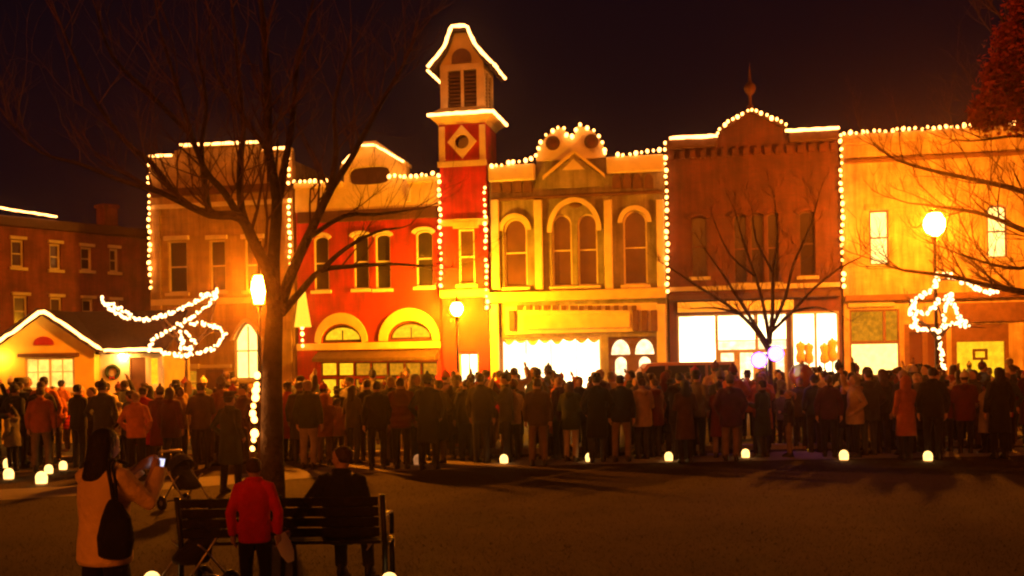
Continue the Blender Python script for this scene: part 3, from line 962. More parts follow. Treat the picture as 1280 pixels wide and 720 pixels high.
def rope(label, pts, r=.06, group='straight rope lights along the eaves'):
    pts = [Vector(p) for p in pts]
    o = pts[0]
    # densify with a slight wobble so it reads as a taped-up tube of lights
    q = []
    for i, p in enumerate(walk(pts, .18) + [pts[-1]]):
        w = .014
        q.append(p - o + Vector((RNG.uniform(-w, w), RNG.uniform(-w, w), RNG.uniform(-w, w))))
    e = MB().tube(q, [r * RNG.uniform(.8, 1.15) for _ in q], 7).build('rope_light', G_TUBE, None, True, loc=o)
    return tag(e, label, 'rope light', group)


def bp(b, px, py, d=.36):
    x, z = b.P(px, py)
    return b.world(x, -d, z)


def vert(b, x, pya, pyb, pxm, d=.22):
    return [b.world(x, -d, b.Z(pxm, pya)), b.world(x, -d, b.Z(pxm, pyb))]


light_string('upright string of big bulbs down the left edge of the tan stone building', vert(b1, .1, 200, 366, 193))
light_string('upright string of big bulbs between the tan stone and red buildings', vert(b1, b1.w - .08, 190, 352, 366))
rope('short rope light on the low left step of the stone parapet', [bp(b1, 190, 196, .2), bp(b1, 217, 195, .2)])
rope('long rope light on the raised middle of the stone parapet', [bp(b1, 228, 182.5, .2), bp(b1, 325, 178.5, .2)])
rope('short rope light on the right step of the stone parapet', [bp(b1, 331, 187, .2), bp(b1, 362, 186, .2)])
light_string('string of bulbs on red building parapet, left of its small pediment', [bp(b2, 372, 228), bp(b2, 400, 229), bp(b2, 429, 224)], .24)
light_string('string of bulbs on red building parapet, between pediment and tower', [bp(b2, 489, 222), bp(b2, 520, 222.5), bp(b2, 550, 218)], .24)
rope('bent rope light over the small pediment of the red building', [bp(b2, 432, 206, .37), bp(b2, 454, 184, .37), bp(b2, 471, 183, .37), bp(b2, 508, 204, .37)], .05)
light_string('upright string of bulbs down the left corner of the bell tower', vert(b3, .02, 222, 364, 557, .16))
light_string('upright string of bulbs down the right corner of the bell tower', vert(b3, b3.w - .04, 236, 392, 606, .16), .25)
T = T_EV
yf = T['CY'] - 1.28
pf = [b3.world(T['HW'] + x, yf, T['ze'] + z + .05) for x, z in T['prof']]
rope('rope light edging the swept gable on top of the bell tower', pf + [b3.world(T['HW'] + 1.38, T['CY'] + 1.3, T['ze'] + .04)], .075)
rope('short rope light under the left eave of the tower roof', [b3.world(T['HW'] - 1.40, yf + .05, T['ze'] - .08), b3.world(T['HW'] - 1.40, T['CY'] + .9, T['ze'] - .08)], .06)
rope('rope light round the belt roof below the belfry', [b3.world(T['HW'] - 1.40, T['CY'] - 1.42, T['z1'] + .26), b3.world(T['HW'] + 1.40, T['CY'] - 1.42, T['z1'] + .26), b3.world(T['HW'] + 1.42, T['CY'] + 1.36, T['z1'] + .26)], .07)
light_string('string of bulbs on scrolled building parapet, tower side', [bp(b4, 616, 209), bp(b4, 640, 206), bp(b4, 670, 199)], .24)
light_string('string of bulbs tracing the double scroll crest', [bp(b4, x, y - 1, .24) for x, y in sc], .31)
light_string('string of bulbs on scrolled building parapet, dark brick side', [bp(b4, 758, 194), bp(b4, 790, 195), bp(b4, 826, 189)], .24)
light_string('upright string of bulbs between the scrolled and dark brick buildings', vert(b5, -.02, 181, 366, 832))
rope('rope light along the dark brick parapet, left of its gable', [bp(b5, 837, 175), bp(b5, 897, 172)], .07)
rope('rope light along the dark brick parapet, right of its gable', [bp(b5, 981, 166), bp(b5, 1048, 162)], .07)
light_string('string of bulbs up and over the dark brick gable', [bp(b5, 896, 168, .32), bp(b5, 902, 160, .32), bp(b5, 938, 138, .32), bp(b5, 975, 154, .32), bp(b5, 984, 160, .32)], .21)
light_string('upright string of bulbs between dark brick and buff buildings', vert(b6, -.02, 170, 364, 1052))
light_string('long string of bulbs along the buff building roofline', [bp(b6, 1054, 169), bp(b6, 1120, 164.5), bp(b6, 1200, 160), bp(b6, 1266, 155)], .22)
rope('thin rope light on the eave of the far left brick block', [bp(b0, -60, 252, .34), bp(b0, 66, 272, .34)], .05)


def ck_(px, py, Y): return at(px, py, Y)


rope('rope light up and down the cottage gable', [at(-18, 439, 29.65), at(53, 388, 29.65), at(122, 434, 29.65), at(126, 438, 30.0), at(187, 437, 30.0), at(201, 438, 30.0)], .05)

# sapling beside the cottage with light garlands wound on its boughs
GY = 29.2


def pxl(pts, Y, dz=None):
    return [at(x, y, Y + (dz[i] if dz else 0)) for i, (x, y) in enumerate(pts)]


g1_ = [(127, 371), (132, 380), (142, 390), (155, 396), (172, 400), (190, 399), (205, 394), (222, 388), (240, 380), (256, 371), (274, 362)]
g2_ = [(136, 379), (146, 383), (156, 389), (166, 396)]
g3_ = [(186, 438), (192, 424), (205, 417), (220, 408), (234, 400), (248, 390), (262, 380), (271, 371), (262, 366), (248, 368)]
g4_ = [(200, 440), (216, 443), (234, 444), (252, 440), (268, 436), (276, 426), (283, 416), (270, 408), (252, 404), (236, 404)]
g5_ = [(229, 410), (226, 420), (231, 428), (224, 436), (238, 437), (244, 428), (236, 420), (232, 414)]
for lab, g in (('garland of tiny white lights sagging above the cottage roof', g1_), ('short twig of tiny lights at the upper left end of the cottage garland', g2_),
               ('garland of tiny lights climbing from cottage eave to the bough tip', g3_), ('oval loop of tiny white lights right of the cottage', g4_), ('small knot of tiny lights inside the oval loop', g5_)):
    dz = [math.sin(i * 1.3 + len(g)) * .15 for i in range(len(g))]
    light_string(lab, pxl(g, GY, dz), .055, MINI, 'garlands wound on the sapling by the cottage', .045)


def bough(b, pts, r0, r1, n=7):
    k = len(pts)
    b.tube(pts, [r0 + (r1 - r0) * i / (k - 1) for i in range(k)], n)


def smooth(pts, k=3):
    pts = [Vector(p) for p in pts]
    out = []
    for i in range(len(pts) - 1):
        p0 = pts[max(i - 1, 0)]; p1 = pts[i]; p2 = pts[i + 1]; p3 = pts[min(i + 2, len(pts) - 1)]
        for j in range(k):
            t = j / k
            out.append(.5 * ((2 * p1) + (p2 - p0) * t + (2 * p0 - 5 * p1 + 4 * p2 - p3) * t * t + (3 * p1 - p0 - 3 * p2 + p3) * t ** 3))
    out.append(pts[-1])
    return out


def twigs(b, p, d, L, r, lv, rnd, up=.15):
    if lv < 0 or r < .0015: return
    seg = 3
    pts = [p]; q = Vector(p); dd = Vector(d).normalized()
    for i in range(seg):
        dd = (dd + Vector((rnd.uniform(-.22, .22), rnd.uniform(-.22, .22), rnd.uniform(-.15, .2) + up * .3))).normalized()
        q = q + dd * (L / seg)
        pts.append(q.copy())
    b.tube(pts, [r, r * .8, r * .62, r * .42], 4 if r < .02 else 5, cap=False)
    for i in range(rnd.choice((2, 3)) if lv else 0):
        t = rnd.choice((1, 2, 3))
        ax = Vector((rnd.uniform(-1, 1), rnd.uniform(-1, 1), rnd.uniform(-.3, 1))).normalized()
        nd = (dd + ax * rnd.uniform(.6, 1.0)).normalized()
        twigs(b, pts[t], nd, L * rnd.uniform(.55, .8), r * .58, lv - 1, rnd, up)


def tree(name, label, trunk, limbs, Y, base_r, r_limb, twig, seed, tw_r=.4, off=.5, group=None, sub=3):
    rnd = random.Random(seed)
    tp = [at(x, y, Y) for x, y in trunk]
    foot = Vector((tp[0].x, Y, 0))
    e = empty(name, foot, 0, label, 'tree', group)
    tp = [foot - Vector((0, 0, .1))] + [p for p in tp if p.z > .05]
    tp = smooth(tp, 3)
    n = len(tp)
    b = MB(); b.tube([p - foot for p in tp], [base_r * (1.35 if i == 0 else 1) * (1 - .55 * i / (n - 1)) for i in range(n)], 12)
    b.build('trunk', M_BARK, e, True)
    tw = MB()
    top_r = base_r * .45
    for li, l in enumerate(limbs):
        rr = l[0] if isinstance(l[0], float) else r_limb
        pxs = l[1:] if isinstance(l[0], float) else l
        do = rnd.uniform(-off, off)
        pts = [at(x, y, Y + do * i / max(1, len(pxs) - 1) * 2) for i, (x, y) in enumerate(pxs)]
        pts = smooth(pts, sub)
        bb = MB(); bough(bb, [p - foot for p in pts], rr, rr * .28, 8)
        bb.build('limb', M_BARK, e, True)
        m = len(pts)
        for i in range(1, m):
            f = i / m
            for _ in range(2 if f > .3 else 1):
                if rnd.random() < twig:
                    dd = (pts[i] - pts[i - 1]).normalized()
                    ax = Vector((rnd.uniform(-1, 1), rnd.uniform(-1, 1), rnd.uniform(-.2, 1))).normalized()
                    twigs(tw, pts[i] - foot, dd + ax * .9, tw_r * rnd.uniform(.7, 1.5), rr * (.32 - .16 * f), 3, rnd)
        twigs(tw, pts[-1] - foot, pts[-1] - pts[-2], tw_r, rr * .25, 3, rnd)
    tw.build('crown', M_TWIG, e)
    return e


tree('sapling', 'slender bare sapling beside the cottage, its boughs carrying the light garlands', [(232, 500), (233, 470), (233, 450)],
     [(.05, (233, 450), (226, 430), (205, 415), (196, 424)), (.04, (226, 430), (205, 398), (172, 402), (128, 374)), (.045, (233, 448), (246, 428), (262, 404), (272, 366)), (.035, (246, 428), (266, 414), (283, 417))], GY + .1, .07, .04, .05, 5, .2, .1)

# light-wound small tree at the right
RY = 27.0
h1 = [(1180, 462), (1178, 446), (1173, 430), (1172, 414)]
h2 = [(1172, 414), (1152, 413), (1138, 406), (1146, 399), (1138, 390), (1137, 380), (1148, 371), (1160, 365), (1168, 357), (1172, 344)]
h3 = [(1143, 386), (1155, 393), (1166, 386), (1174, 376), (1190, 367), (1184, 378), (1178, 386), (1180, 398), (1180, 408)]
h4 = [(1176, 410), (1186, 406), (1196, 404), (1208, 408), (1200, 398), (1192, 384), (1186, 372)]
h5 = [(1172, 344), (1184, 343), (1196, 348), (1212, 356), (1226, 362), (1245, 367)]
for lab, g in (('white lights wound up the slim trunk of the right lit tree', h1), ('curl of white lights on the left boughs of the right lit tree', h2),
               ('tangle of white lights in the middle of the right lit tree', h3), ('triangle of white lights on the lower right boughs of the lit tree', h4), ('arm of white lights reaching out right from the lit tree top', h5)):
    dz = [math.sin(i * 1.7 + len(g)) * .2 for i in range(len(g))]
    light_string(lab, pxl(g, RY, dz), .06, MINI, 'white lights wound on the small tree at the right', .05)
tree('small_tree', 'small bare tree wound with white lights before the buff building', [(1180, 520), (1179, 460), (1174, 428)],
     [(.05, (1174, 428), (1160, 408), (1140, 396), (1137, 378)), (.04, (1174, 428), (1178, 400), (1168, 370), (1172, 345)), (.04, (1176, 420), (1192, 404), (1208, 408), (1232, 410)), (.03, (1172, 350), (1196, 350), (1245, 368))], RY + .1, .07, .04, .1, 6, .25, .15)

# big bare tree in the left foreground
BT = 14.5
tree('big_tree', 'big bare dark tree in the left foreground, forking over the roofs', [(341, 640), (340, 560), (340, 470), (343, 400), (345, 372)], [
    (0.101, (343, 385), (335, 340), (318, 305), (300, 272), (262, 268), (225, 252), (190, 235)),
    (0.094, (343, 380), (342, 320), (346, 250), (336, 190), (334, 110), (328, 20), (320, -40)),
    (0.062, (318, 305), (302, 262), (300, 210), (304, 165), (298, 90), (290, 10)),
    (0.055, (300, 272), (280, 240), (258, 215), (240, 170), (222, 110), (200, 40)),
    (0.047, (262, 268), (255, 225), (252, 180), (258, 130), (246, 60)),
    (0.062, (346, 260), (357, 200), (366, 150), (372, 80), (392, 0)),
    (0.086, (349, 385), (365, 340), (388, 290), (412, 240), (440, 196), (470, 140), (505, 80)),
    (0.047, (412, 240), (420, 190), (418, 130), (436, 60)),
    (0.055, (352, 392), (378, 362), (402, 338), (440, 333), (490, 330), (530, 333)),
    (0.039, (388, 296), (430, 270), (470, 268), (515, 262)),
    (0.039, (402, 338), (430, 312), (470, 290), (500, 285)),
    (0.047, (225, 252), (190, 205), (150, 170), (110, 110), (80, 40)),
    (0.039, (200, 240), (150, 225), (100, 205), (50, 190), (10, 150)),
    (0.039, (240, 170), (190, 120), (140, 70), (120, 10)),
    (0.039, (336, 190), (300, 140), (270, 90), (262, 20))], BT, .2, .08, .25, 21, .75, 1.0)
pt = []
for py, off in ((470, -.2), (480, -.19), (492, -.225), (500, -.2), (512, -.235), (522, -.225), (533, -.21), (545, -.24), (558, -.23), (566, -.2)):
    p = at(341, py, BT)
    pt.append(Vector((p.x + off, p.y - .10, p.z)))
TRB = MB().ball((0, 0, 0), (.05, .05, .058), 8, 6).mesh('bulb', G_BULB, True)
light_string('few white bulbs hanging down the left side of the big tree trunk', pt, .098, TRB, None, .02, keep=.8)

# small bare tree in the crowd
ST = 24.6
tree('bare_tree', 'small bare tree with fanned branches rising from the crowd before the white shop windows', [(963, 570), (963, 500), (963, 460), (962, 432)], [
    (.055, (962, 440), (944, 412), (924, 392), (898, 374), (868, 355), (838, 335)), (.05, (961, 432), (940, 400), (922, 372), (905, 345), (880, 310)),
    (.05, (962, 430), (955, 385), (944, 345), (930, 305), (918, 262)), (.055, (962, 428), (966, 385), (966, 340), (972, 300), (968, 250)),
    (.045, (965, 410), (982, 370), (992, 330), (1012, 285), (1022, 250)), (.045, (964, 415), (990, 390), (1018, 360), (1050, 335), (1075, 322)),
    (.035, (924, 392), (895, 385), (862, 386)), (.035, (990, 390), (1020, 384), (1046, 392)), (.03, (944, 345), (912, 318), (890, 270)), (.03, (966, 340), (945, 300), (940, 262))],
    ST, .085, .05, .5, 33, .42, .7)

# bare tree just beyond the right edge, boughs reaching into view, red leaves standing in for lamp-lit upper twigs
RT = 22.0
rt = tree('edge_tree', 'bare tree at the right edge, its lamp-lit upper twigs shown as red leaves', [(1420, 580), (1418, 480), (1415, 400), (1410, 330)], [
    (.10, (1412, 380), (1350, 372), (1290, 366), (1240, 358), (1190, 346), (1130, 338)), (.09, (1410, 335), (1340, 310), (1285, 290), (1230, 268), (1170, 258)),
    (.08, (1410, 320), (1340, 270), (1280, 240), (1220, 225), (1160, 212), (1120, 200)), (.08, (1410, 330), (1370, 250), (1320, 190), (1280, 170), (1230, 175)),
    (.09, (1410, 330), (1390, 220), (1340, 120), (1280, 60), (1250, 20)), (.09, (1410, 330), (1400, 200), (1380, 80), (1330, -20), (1290, -80)),
    (.06, (1340, 310), (1300, 330), (1260, 335), (1200, 318)), (.06, (1340, 120), (1290, 120), (1250, 110), (1225, 128))], RT, .22, .09, .5, 44, .8, .8)
lf = MB()
rl = random.Random(4)
foot = rt.location
cent = [(1238, 140, .40), (1262, 112, .62), (1275, 72, .62), (1294, 34, .6), (1306, 0, .62), (1310, -40, .7), (1300, 100, .9), (1330, 50, 1.2), (1350, 0, 1.2), (1290, 140, .5), (1225, 148, .2), (1248, 92, .3), (1262, 48, .28), (1282, 8, .3)]
for cx, cy, r in cent:
    c = at(cx, cy, RT + rl.uniform(-.6, .6))
    for _ in range(int(2300 * r)):
        while True:
            v = Vector((rl.uniform(-1, 1), rl.uniform(-1, 1), rl.uniform(-1, 1)))
            if v.length < 1: break
        p = c + v * r * rl.choice((.8, 1.0, 1.0, 1.25)) - foot
        u = Vector((rl.uniform(-1, 1), rl.uniform(-1, 1), rl.uniform(-1, 1))).normalized()
        w = u.orthogonal().normalized() * rl.uniform(.025, .05); u = u * rl.uniform(.04, .08)
        lf.face([lf.bm.verts.new(p - u), lf.bm.verts.new(p + w), lf.bm.verts.new(p + u), lf.bm.verts.new(p - w)])
lf.build('standin_foliage', M_LEAF, rt)


# ------------------------------------------------------------------ street lamps
def street_lamp(label, px, py, Y, m, rx=.24, rz=.3):
    c = at(px, py, Y)
    e = empty('street_lamp', (c.x, Y, 0), 0, label, 'street lamp', 'globe street lamps lit around the square')
    h = c.z - rz
    MB().lathe([(.24, 0), (.24, .12), (.17, .2), (.15, .6), (.11, .7), (.09, .8)], 12).build('base', M_IRON, e, True)
    MB().lathe([(.085, .78), (.06, 1.6), (.05, h - .25), (.09, h - .2), (.06, h - .14), (.12, h - .02), (.13, h)], 10).build('pole', M_IRON, e, True)
    MB().lathe([(.10, 0), (rx * .75, rz * .35), (rx, rz * .9), (rx * .92, rz * 1.35), (rx * .6, rz * 1.8), (.05, rz * 1.98)], 14, (0, 0, h + .002)).build('globe', m, e, True)
    MB().lathe([(rx * .62, 0), (rx * .4, .08), (.05, .14), (.03, .26), (.005, .32)], 10, (0, 0, h + rz * 1.86)).build('cap', M_IRON, e, True)
    return e


street_lamp('lit globe lamp partly hidden by the big tree trunk', 323, 361, 26, G_LAMP, .17, .36)
street_lamp('blazing globe lamp at the foot of the bell tower', 571, 386, 43.2, G_LAMPL, .26, .28)
street_lamp('tall blazing globe lamp before the buff building', 1168, 280, 36.5, G_LAMPT, .36, .42)

# glowing cone light between the stone and red buildings
c = bp(b2, 383, 409, .40)
e = empty('wall_lamp', c, YAW, 'yellow glowing cone lamp fixed between the stone and red buildings', 'wall lamp')
zt = bp(b2, 383, 362, .40).z - c.z
MB().lathe([(.38, 0), (.36, .04), (.12, zt), (.02, zt + .05)], 12).build('shade', glow('cone_shade', (1.0, .50, .03), 1.8), e, True)
MB().box(-.05, .05, .0, .36, zt + .02, zt + .1).build('bracket', M_IRON, e)
light_string('short string of bulbs hanging below the yellow cone lamp', [c + Vector((0, -.05, -.05)), c + Vector((.02, -.05, -.8))], .25, BULB, None)

# violet floodlights on a stand in the crowd
p = ground_at(958, 24.0)
e = empty('light_stand', p, 0, 'stand with two violet-white lamps by the bare tree in the crowd', 'lamp stand')
for k in range(3):
    a = 2 * PI * k / 3
    MB().tube([(0, 0, .8), (.5 * math.cos(a), .5 * math.sin(a), .02)], .018, 6).build('leg', M_IRON, e)
MB().tube([(0, 0, .6), (0, 0, 2.1)], .022, 8).build('pole', M_IRON, e)
MB().tube([(-.22, 0, 2.1), (.22, 0, 2.1)], .02, 6).build('crossbar', M_IRON, e)
for px, py in ((948, 450), (969, 442)):
    q = at(px, py, 24.0) - p
    hd = MB().lathe([(.05, 0), (.13, .05), (.15, .16), (.15, .2)], 12).build('lamp_head', M_IRON, e, True)
    hd.scale = (1.25, 1.25, 1.1); hd.location = (q.x, .16, q.z); hd.rotation_euler = (rad(90), 0, 0)
    MB().lathe([(.02, .2), (.14, .203), (.13, .26), (.02, .29)], 12).build('lens', G_VIOLET, hd, True)
    MB().tube([(q.x, .02, q.z - .12), (q.x * .5, 0, 2.1)], .014, 5).build('bracket', M_IRON, e)

# ------------------------------------------------------------------ luminaries on the lawn edge
bagm = MB()
pr = [(.085, 0, .06), (.088, .05, .062), (.092, .13, .064), (.080, .18, .054), (.055, .215, .038), (.022, .232, .016)]
bagm.loft([(0, 0, z, a, b) for a, z, b in pr], 14, 3.2)
BAG = bagm.mesh('bag', G_BAG, True)
BAGD = BAG.copy(); BAGD.materials[0] = G_BAGDIM
lum = [(10, 586, 'pale paper luminary at the left edge, the one behind its twin', 1.15), (11, 600, 'pale paper luminary at the left edge, nearer of the pair', 1.15), (52, 606, 'bright paper luminary left of the woman in tan, nearest of the left cluster', 1.25), (61, 593, 'small paper luminary between two brighter ones on the left', 1.0), (79, 588, 'paper luminary at the right of the left cluster, by the woman’s hair', 1.0),
       (523, 582, 'dim reddish paper luminary among the feet before the red building', 1.2), (630, 580, 'paper luminary on the lawn edge before the tower side of the shops', 1), (737, 578, 'paper luminary on the lawn edge before the glaring shop window', 1), (836, 577, 'paper luminary on the lawn edge before the dark vehicle roof', 1), (932, 573, 'paper luminary on the lawn edge left of the small bare tree', 1), (1055, 576, 'paper luminary on the lawn edge right of the small bare tree', 1.1), (1160, 577, 'paper luminary on the lawn edge beneath the person in rust jacket', 1.05),
       (190, 739, 'large near paper luminary at the bottom edge by the woman in tan', .95), (487, 741, 'large near paper luminary at the bottom edge below the bench end', .95), (198, 598, 'small orange flame luminary behind the woman with the phone', .8)]
for px, py, lab, k in lum:
    # foot of the bag on the ground under that point
    u, w = ray(px, py)
    Y = min(-HC / w, 23.4)
    c = Vector((u * Y, Y, 0))
    e = empty('luminary', (c.x, Y, .006), RNG.uniform(-.4, .4), lab, 'luminary', 'paper bag luminaries on the grass')
    link('bag', BAGD if px in (523, 198) else BAG, e)
    MB().loft([(0, 0, z, a * 1.012, b * 1.012) for a, z, b in ((.086, .001, .061), (.088, .02, .0625))], 14, 3.2).build('sand_fold', M_PAPER, e)
    if px == 198:
        MB().lathe([(.01, 0), (.03, .03), (.02, .07), (.002, .12)], 8, (0, 0, .23)).build('flame', G_FLAME, e, True)
    e.scale = (k * .88, k * .88, k * .80)


# ------------------------------------------------------------------ vehicles
def car(label, px, Y, L, H, m, kind, rot=0):
    c = ground_at(px, Y)
    e = empty('parked_car', (c.x, Y, .004), rot, label, 'car', 'vehicles parked in the crowd')
    if kind == 'van':
        pf = [(-L / 2, .35), (-L / 2, .95), (-L / 2 + .15, 1.05), (-L / 2 + .9, 1.12), (-L / 2 + 1.55, H - .03), (-L / 2 + 2.0, H), (L / 2 - .3, H), (L / 2 - .05, 1.1), (L / 2, .9), (L / 2, .35)]
        wn = [((-L / 2 + 1.05, 1.13), (-L / 2 + 1.6, H - .12), (-L / 2 + 2.1, H - .1), (-L / 2 + 2.1, 1.13)), ((-L / 2 + 2.2, 1.13), (-L / 2 + 2.2, H - .1), (L / 2 - 1.3, H - .1), (L / 2 - 1.3, 1.13)), ((L / 2 - 1.2, 1.13), (L / 2 - 1.2, H - .1), (L / 2 - .4, H - .1), (L / 2 - .2, 1.13))]
    else:
        pf = [(-L / 2, .3), (-L / 2, .72), (-L / 2 + .2, .8), (-L / 2 + 1.1, .9), (-L / 2 + 1.8, H - .02), (-L / 2 + 2.2, H), (L / 2 - 1.4, H - .02), (L / 2 - .75, .95), (L / 2 - .05, .9), (L / 2, .3)]
        wn = [((-L / 2 + 1.35, .92), (-L / 2 + 1.85, H - .1), (-L / 2 + 2.35, H - .08), (-L / 2 + 2.35, .92)), ((-L / 2 + 2.45, .92), (-L / 2 + 2.45, H - .08), (L / 2 - 1.45, H - .1), (L / 2 - 1.0, .95))]
    b = MB().prism(pf, -.88, .88)
    for v in b.bm.verts:
        if v.co.z > 1.0: v.co.y *= .84
    b.build('body', m, e, False, .06)
    for w in wn:
        z1 = max(p[1] for p in w)
        MB().prism(list(w), -.862 if kind == 'van' else -.87, -.80).build('window', M_GLASS, e).data.transform(Matrix.Shear('XZ', 4, (0, 0)) if False else Matrix.Identity(4))
    for x in (-L / 2 + .8, L / 2 - .85):
        for s_ in (-1, 1):
            w = MB().lathe([(.2, -.1), (.33, -.1), (.35, -.05), (.35, .05), (.33, .1), (.2, .1)], 18).build('wheel', M_IRON, e, True)
            w.location = (x, s_ * .82, .35); w.rotation_euler = (PI / 2, 0, 0)
            MB().lathe([(.02, -.11), (.2, -.09), (.2, .09), (.02, .11)], 12).build('rim', MATS['car_metal'], w)
    for s_ in (-1, 1):
        MB().box(-L / 2 - .03, -L / 2 + .08, s_ * .62 - .16, s_ * .62 + .16, .66, .82).build('headlight', M_GLASS, e, bevel=.02)
        MB().box(L / 2 - .08, L / 2 + .02, s_ * .66 - .12, s_ * .66 + .12, .66, .84).build('tail_light', M_REDPAINT, e, bevel=.02)
    return e


mat('car_metal', (.35, .33, .3), .35, .1, 3, 0, metal=.8)
car('reddish brown van parked in the crowd before the twin shop doors', 836, 36.0, 4.7, 1.92, mat('brown_paint', (.45, .19, .09), .3, .1, 3, 0, spec=.6), 'van')
car('low grey saloon car parked in the crowd right of the bare tree', 1062, 36.2, 4.4, 1.42, mat('grey_paint', (.12, .1, .09), .3, .1, 3, 0, spec=.6), 'car')
# ------------------------------------------------------------------ people
def cloth(name, c, v=.3):
    return mat('cloth_' + name, c, .9, v, 6, .35, 22, spec=.15, sheen=.1)


CLOTH = {k: cloth(k.replace(' ', '_'), c) for k, c in {
    'black': (.014, .012, .013), 'charcoal': (.03, .027, .027), 'navy': (.02, .022, .045), 'dark green': (.025, .04, .018), 'brown': (.07, .038, .02),
    'maroon': (.10, .014, .014), 'plum': (.055, .016, .045), 'grey': (.12, .11, .10), 'rust': (.30, .085, .03), 'tan': (.32, .21, .10),
    'cream': (.55, .46, .32), 'red': (.34, .015, .015), 'olive': (.06, .055, .025), 'blue': (.03, .05, .11), 'orange': (.50, .16, .03)}.items()}
DENIM = cloth('denim', (.035, .04, .06)); BLACKT = CLOTH['black']; KHAKI = cloth('khaki', (.16, .11, .06))
SKIN = [mat('skin_light', (.45, .27, .18), .55, .08, 9, .1, 60), mat('skin_mid', (.30, .17, .10), .55, .08, 9, .1, 60), mat('skin_dark', (.12, .065, .04), .5, .08, 9, .1, 60)]
HAIR = {k: mat('hair_' + k.replace(' ', '_'), c, .6, .35, 14, .5, 45) for k, c in {'dark': (.015, .01, .008), 'brown': (.05, .025, .012), 'fair': (.30, .19, .08), 'grey': (.25, .23, .2)}.items()}
EYE = mat('eye', (.02, .015, .012), .2, 0, 3, 0)
LIP = mat('lip', (.30, .09, .07), .5, 0, 3, 0)
SHOE = mat('shoe_leather', (.02, .016, .014), .5, .2, 8, .1)
V = Vector


def fuse(bm, name, voxel, mats, smooth_it=2):
    """one continuous surface out of overlapping volumes"""
    me = bm.mesh(name, mats)
    o = bpy.data.objects.new('tmp', me); COL.objects.link(o)
    r = o.modifiers.new('r', 'REMESH'); r.mode = 'VOXEL'; r.voxel_size = voxel
    s = o.modifiers.new('s', 'SMOOTH'); s.iterations = smooth_it; s.factor = .5
    dg = bpy.context.evaluated_depsgraph_get()
    out = bpy.data.meshes.new_from_object(o.evaluated_get(dg))
    out.name = name
    bpy.data.objects.remove(o); bpy.data.meshes.remove(me)
    out.materials.clear()
    for m in mats: out.materials.append(m)
    out.polygons.foreach_set('use_smooth', [True] * len(out.polygons))
    return out


ARMS = {  # elbow, wrist for the right arm (x mirrored for the left)
    'down': ((.26, -.03, 1.13), (.25, .05, .88)), 'pocket': ((.30, -.11, 1.15), (.21, .09, .97)), 'hold': ((.25, -.02, 1.13), (.09, .27, 1.20)),
    'phone': ((.24, .14, 1.22), (.09, .36, 1.42)), 'up': ((.31, .10, 1.48), (.24, .18, 1.74)), 'fold': ((.27, .02, 1.14), (-.02, .19, 1.17)), 'drape': ((.34, -.12, 1.16), (.42, -.30, .98))}


def hand(b, w, d, side, curl=.5):
    """palm, four unequal fingers with two bends each and a thumb off the side of the palm"""
    w = V(w); d = V(d).normalized()
    inw = V((-side, .25, 0)); inw = (inw - d * inw.dot(d)).normalized()
    acr = d.cross(inw).normalized()
    c = w + d * .05
    b.tube([w - d * .03, w, w + d * .04, w + d * .085], [.027, .028, .036, .030], 8)
    for i, (k, L) in enumerate(((-1.5, .066), (-.5, .076), (.5, .072), (1.5, .056))):
        p = w + d * .08 + acr * k * .0185
        q = p + d * L * .5 + inw * L * .22 * curl; r = q + d * L * .38 + inw * L * .5 * curl; t = r + d * L * .12 + inw * L * .35 * curl
        b.tube([p - d * .02, p, q, r, t], [.0105, .010, .0095, .0085, .006], 6)
    s = -1 if acr.dot(V((0, 1, 0))) < 0 else 1
    p = w + d * .025 + acr * s * .022
    b.tube([p, p + acr * s * .025 + d * .025 + inw * .008, p + acr * s * .03 + d * .058 + inw * .022], [.013, .011, .008], 6)


def head(b, turn=0.0, tilt=0.0):
    """returns a matrix used to place hair and hats"""
    M = Matrix.Translation((0, .015, 1.50)) @ Matrix.Rotation(turn, 4, 'Z') @ Matrix.Rotation(tilt, 4, 'X')
    spec = [(.0, .045, .040, .055), (.018, .052, .055, .062), (.05, .062, .07, .074), (.085, .070, .085, .088), (.115, .074, .092, .098), (.145, .076, .094, .100), (.175, .072, .088, .095), (.20, .058, .072, .078), (.215, .036, .045, .05), (.222, .012, .016, .018)]
    rs = []
    n = 20
    for z, rx, rf, rb in spec:
        pts = []
        for i in range(n):
            a = 2 * PI * i / n
            s_, c_ = math.sin(a), math.cos(a)
            y = (rf if s_ > 0 else rb) * s_
            x = rx * c_
            if s_ > .95:
                y += {.05: .004, .085: .026, .115: .012}.get(z, 0)
            elif s_ > .8:
                y += {.115: -.008, .085: .006}.get(z, 0)
            pts.append(M @ V((x, y, z)))
        rs.append(b.ring(pts))
    b.skin(rs)
    for s_ in (-1, 1):
        q = M @ V((s_ * .075, -.005, .10))
        b.ball(q, (.012, .02, .03), 8, 6)
    b.tube([(0, -.02, 1.40), (0, -.005, 1.46), (0, .01, 1.53)], [.066, .056, .055], 10)
    return M


BODIES = {}


def sleeve_pts(pose, side, shw):
    e, w = ARMS[pose]
    return V((side * shw, 0, 1.405)), V((side * e[0], e[1], e[2])), V((side * e[0] * 0 + side * w[0], w[1], w[2]))


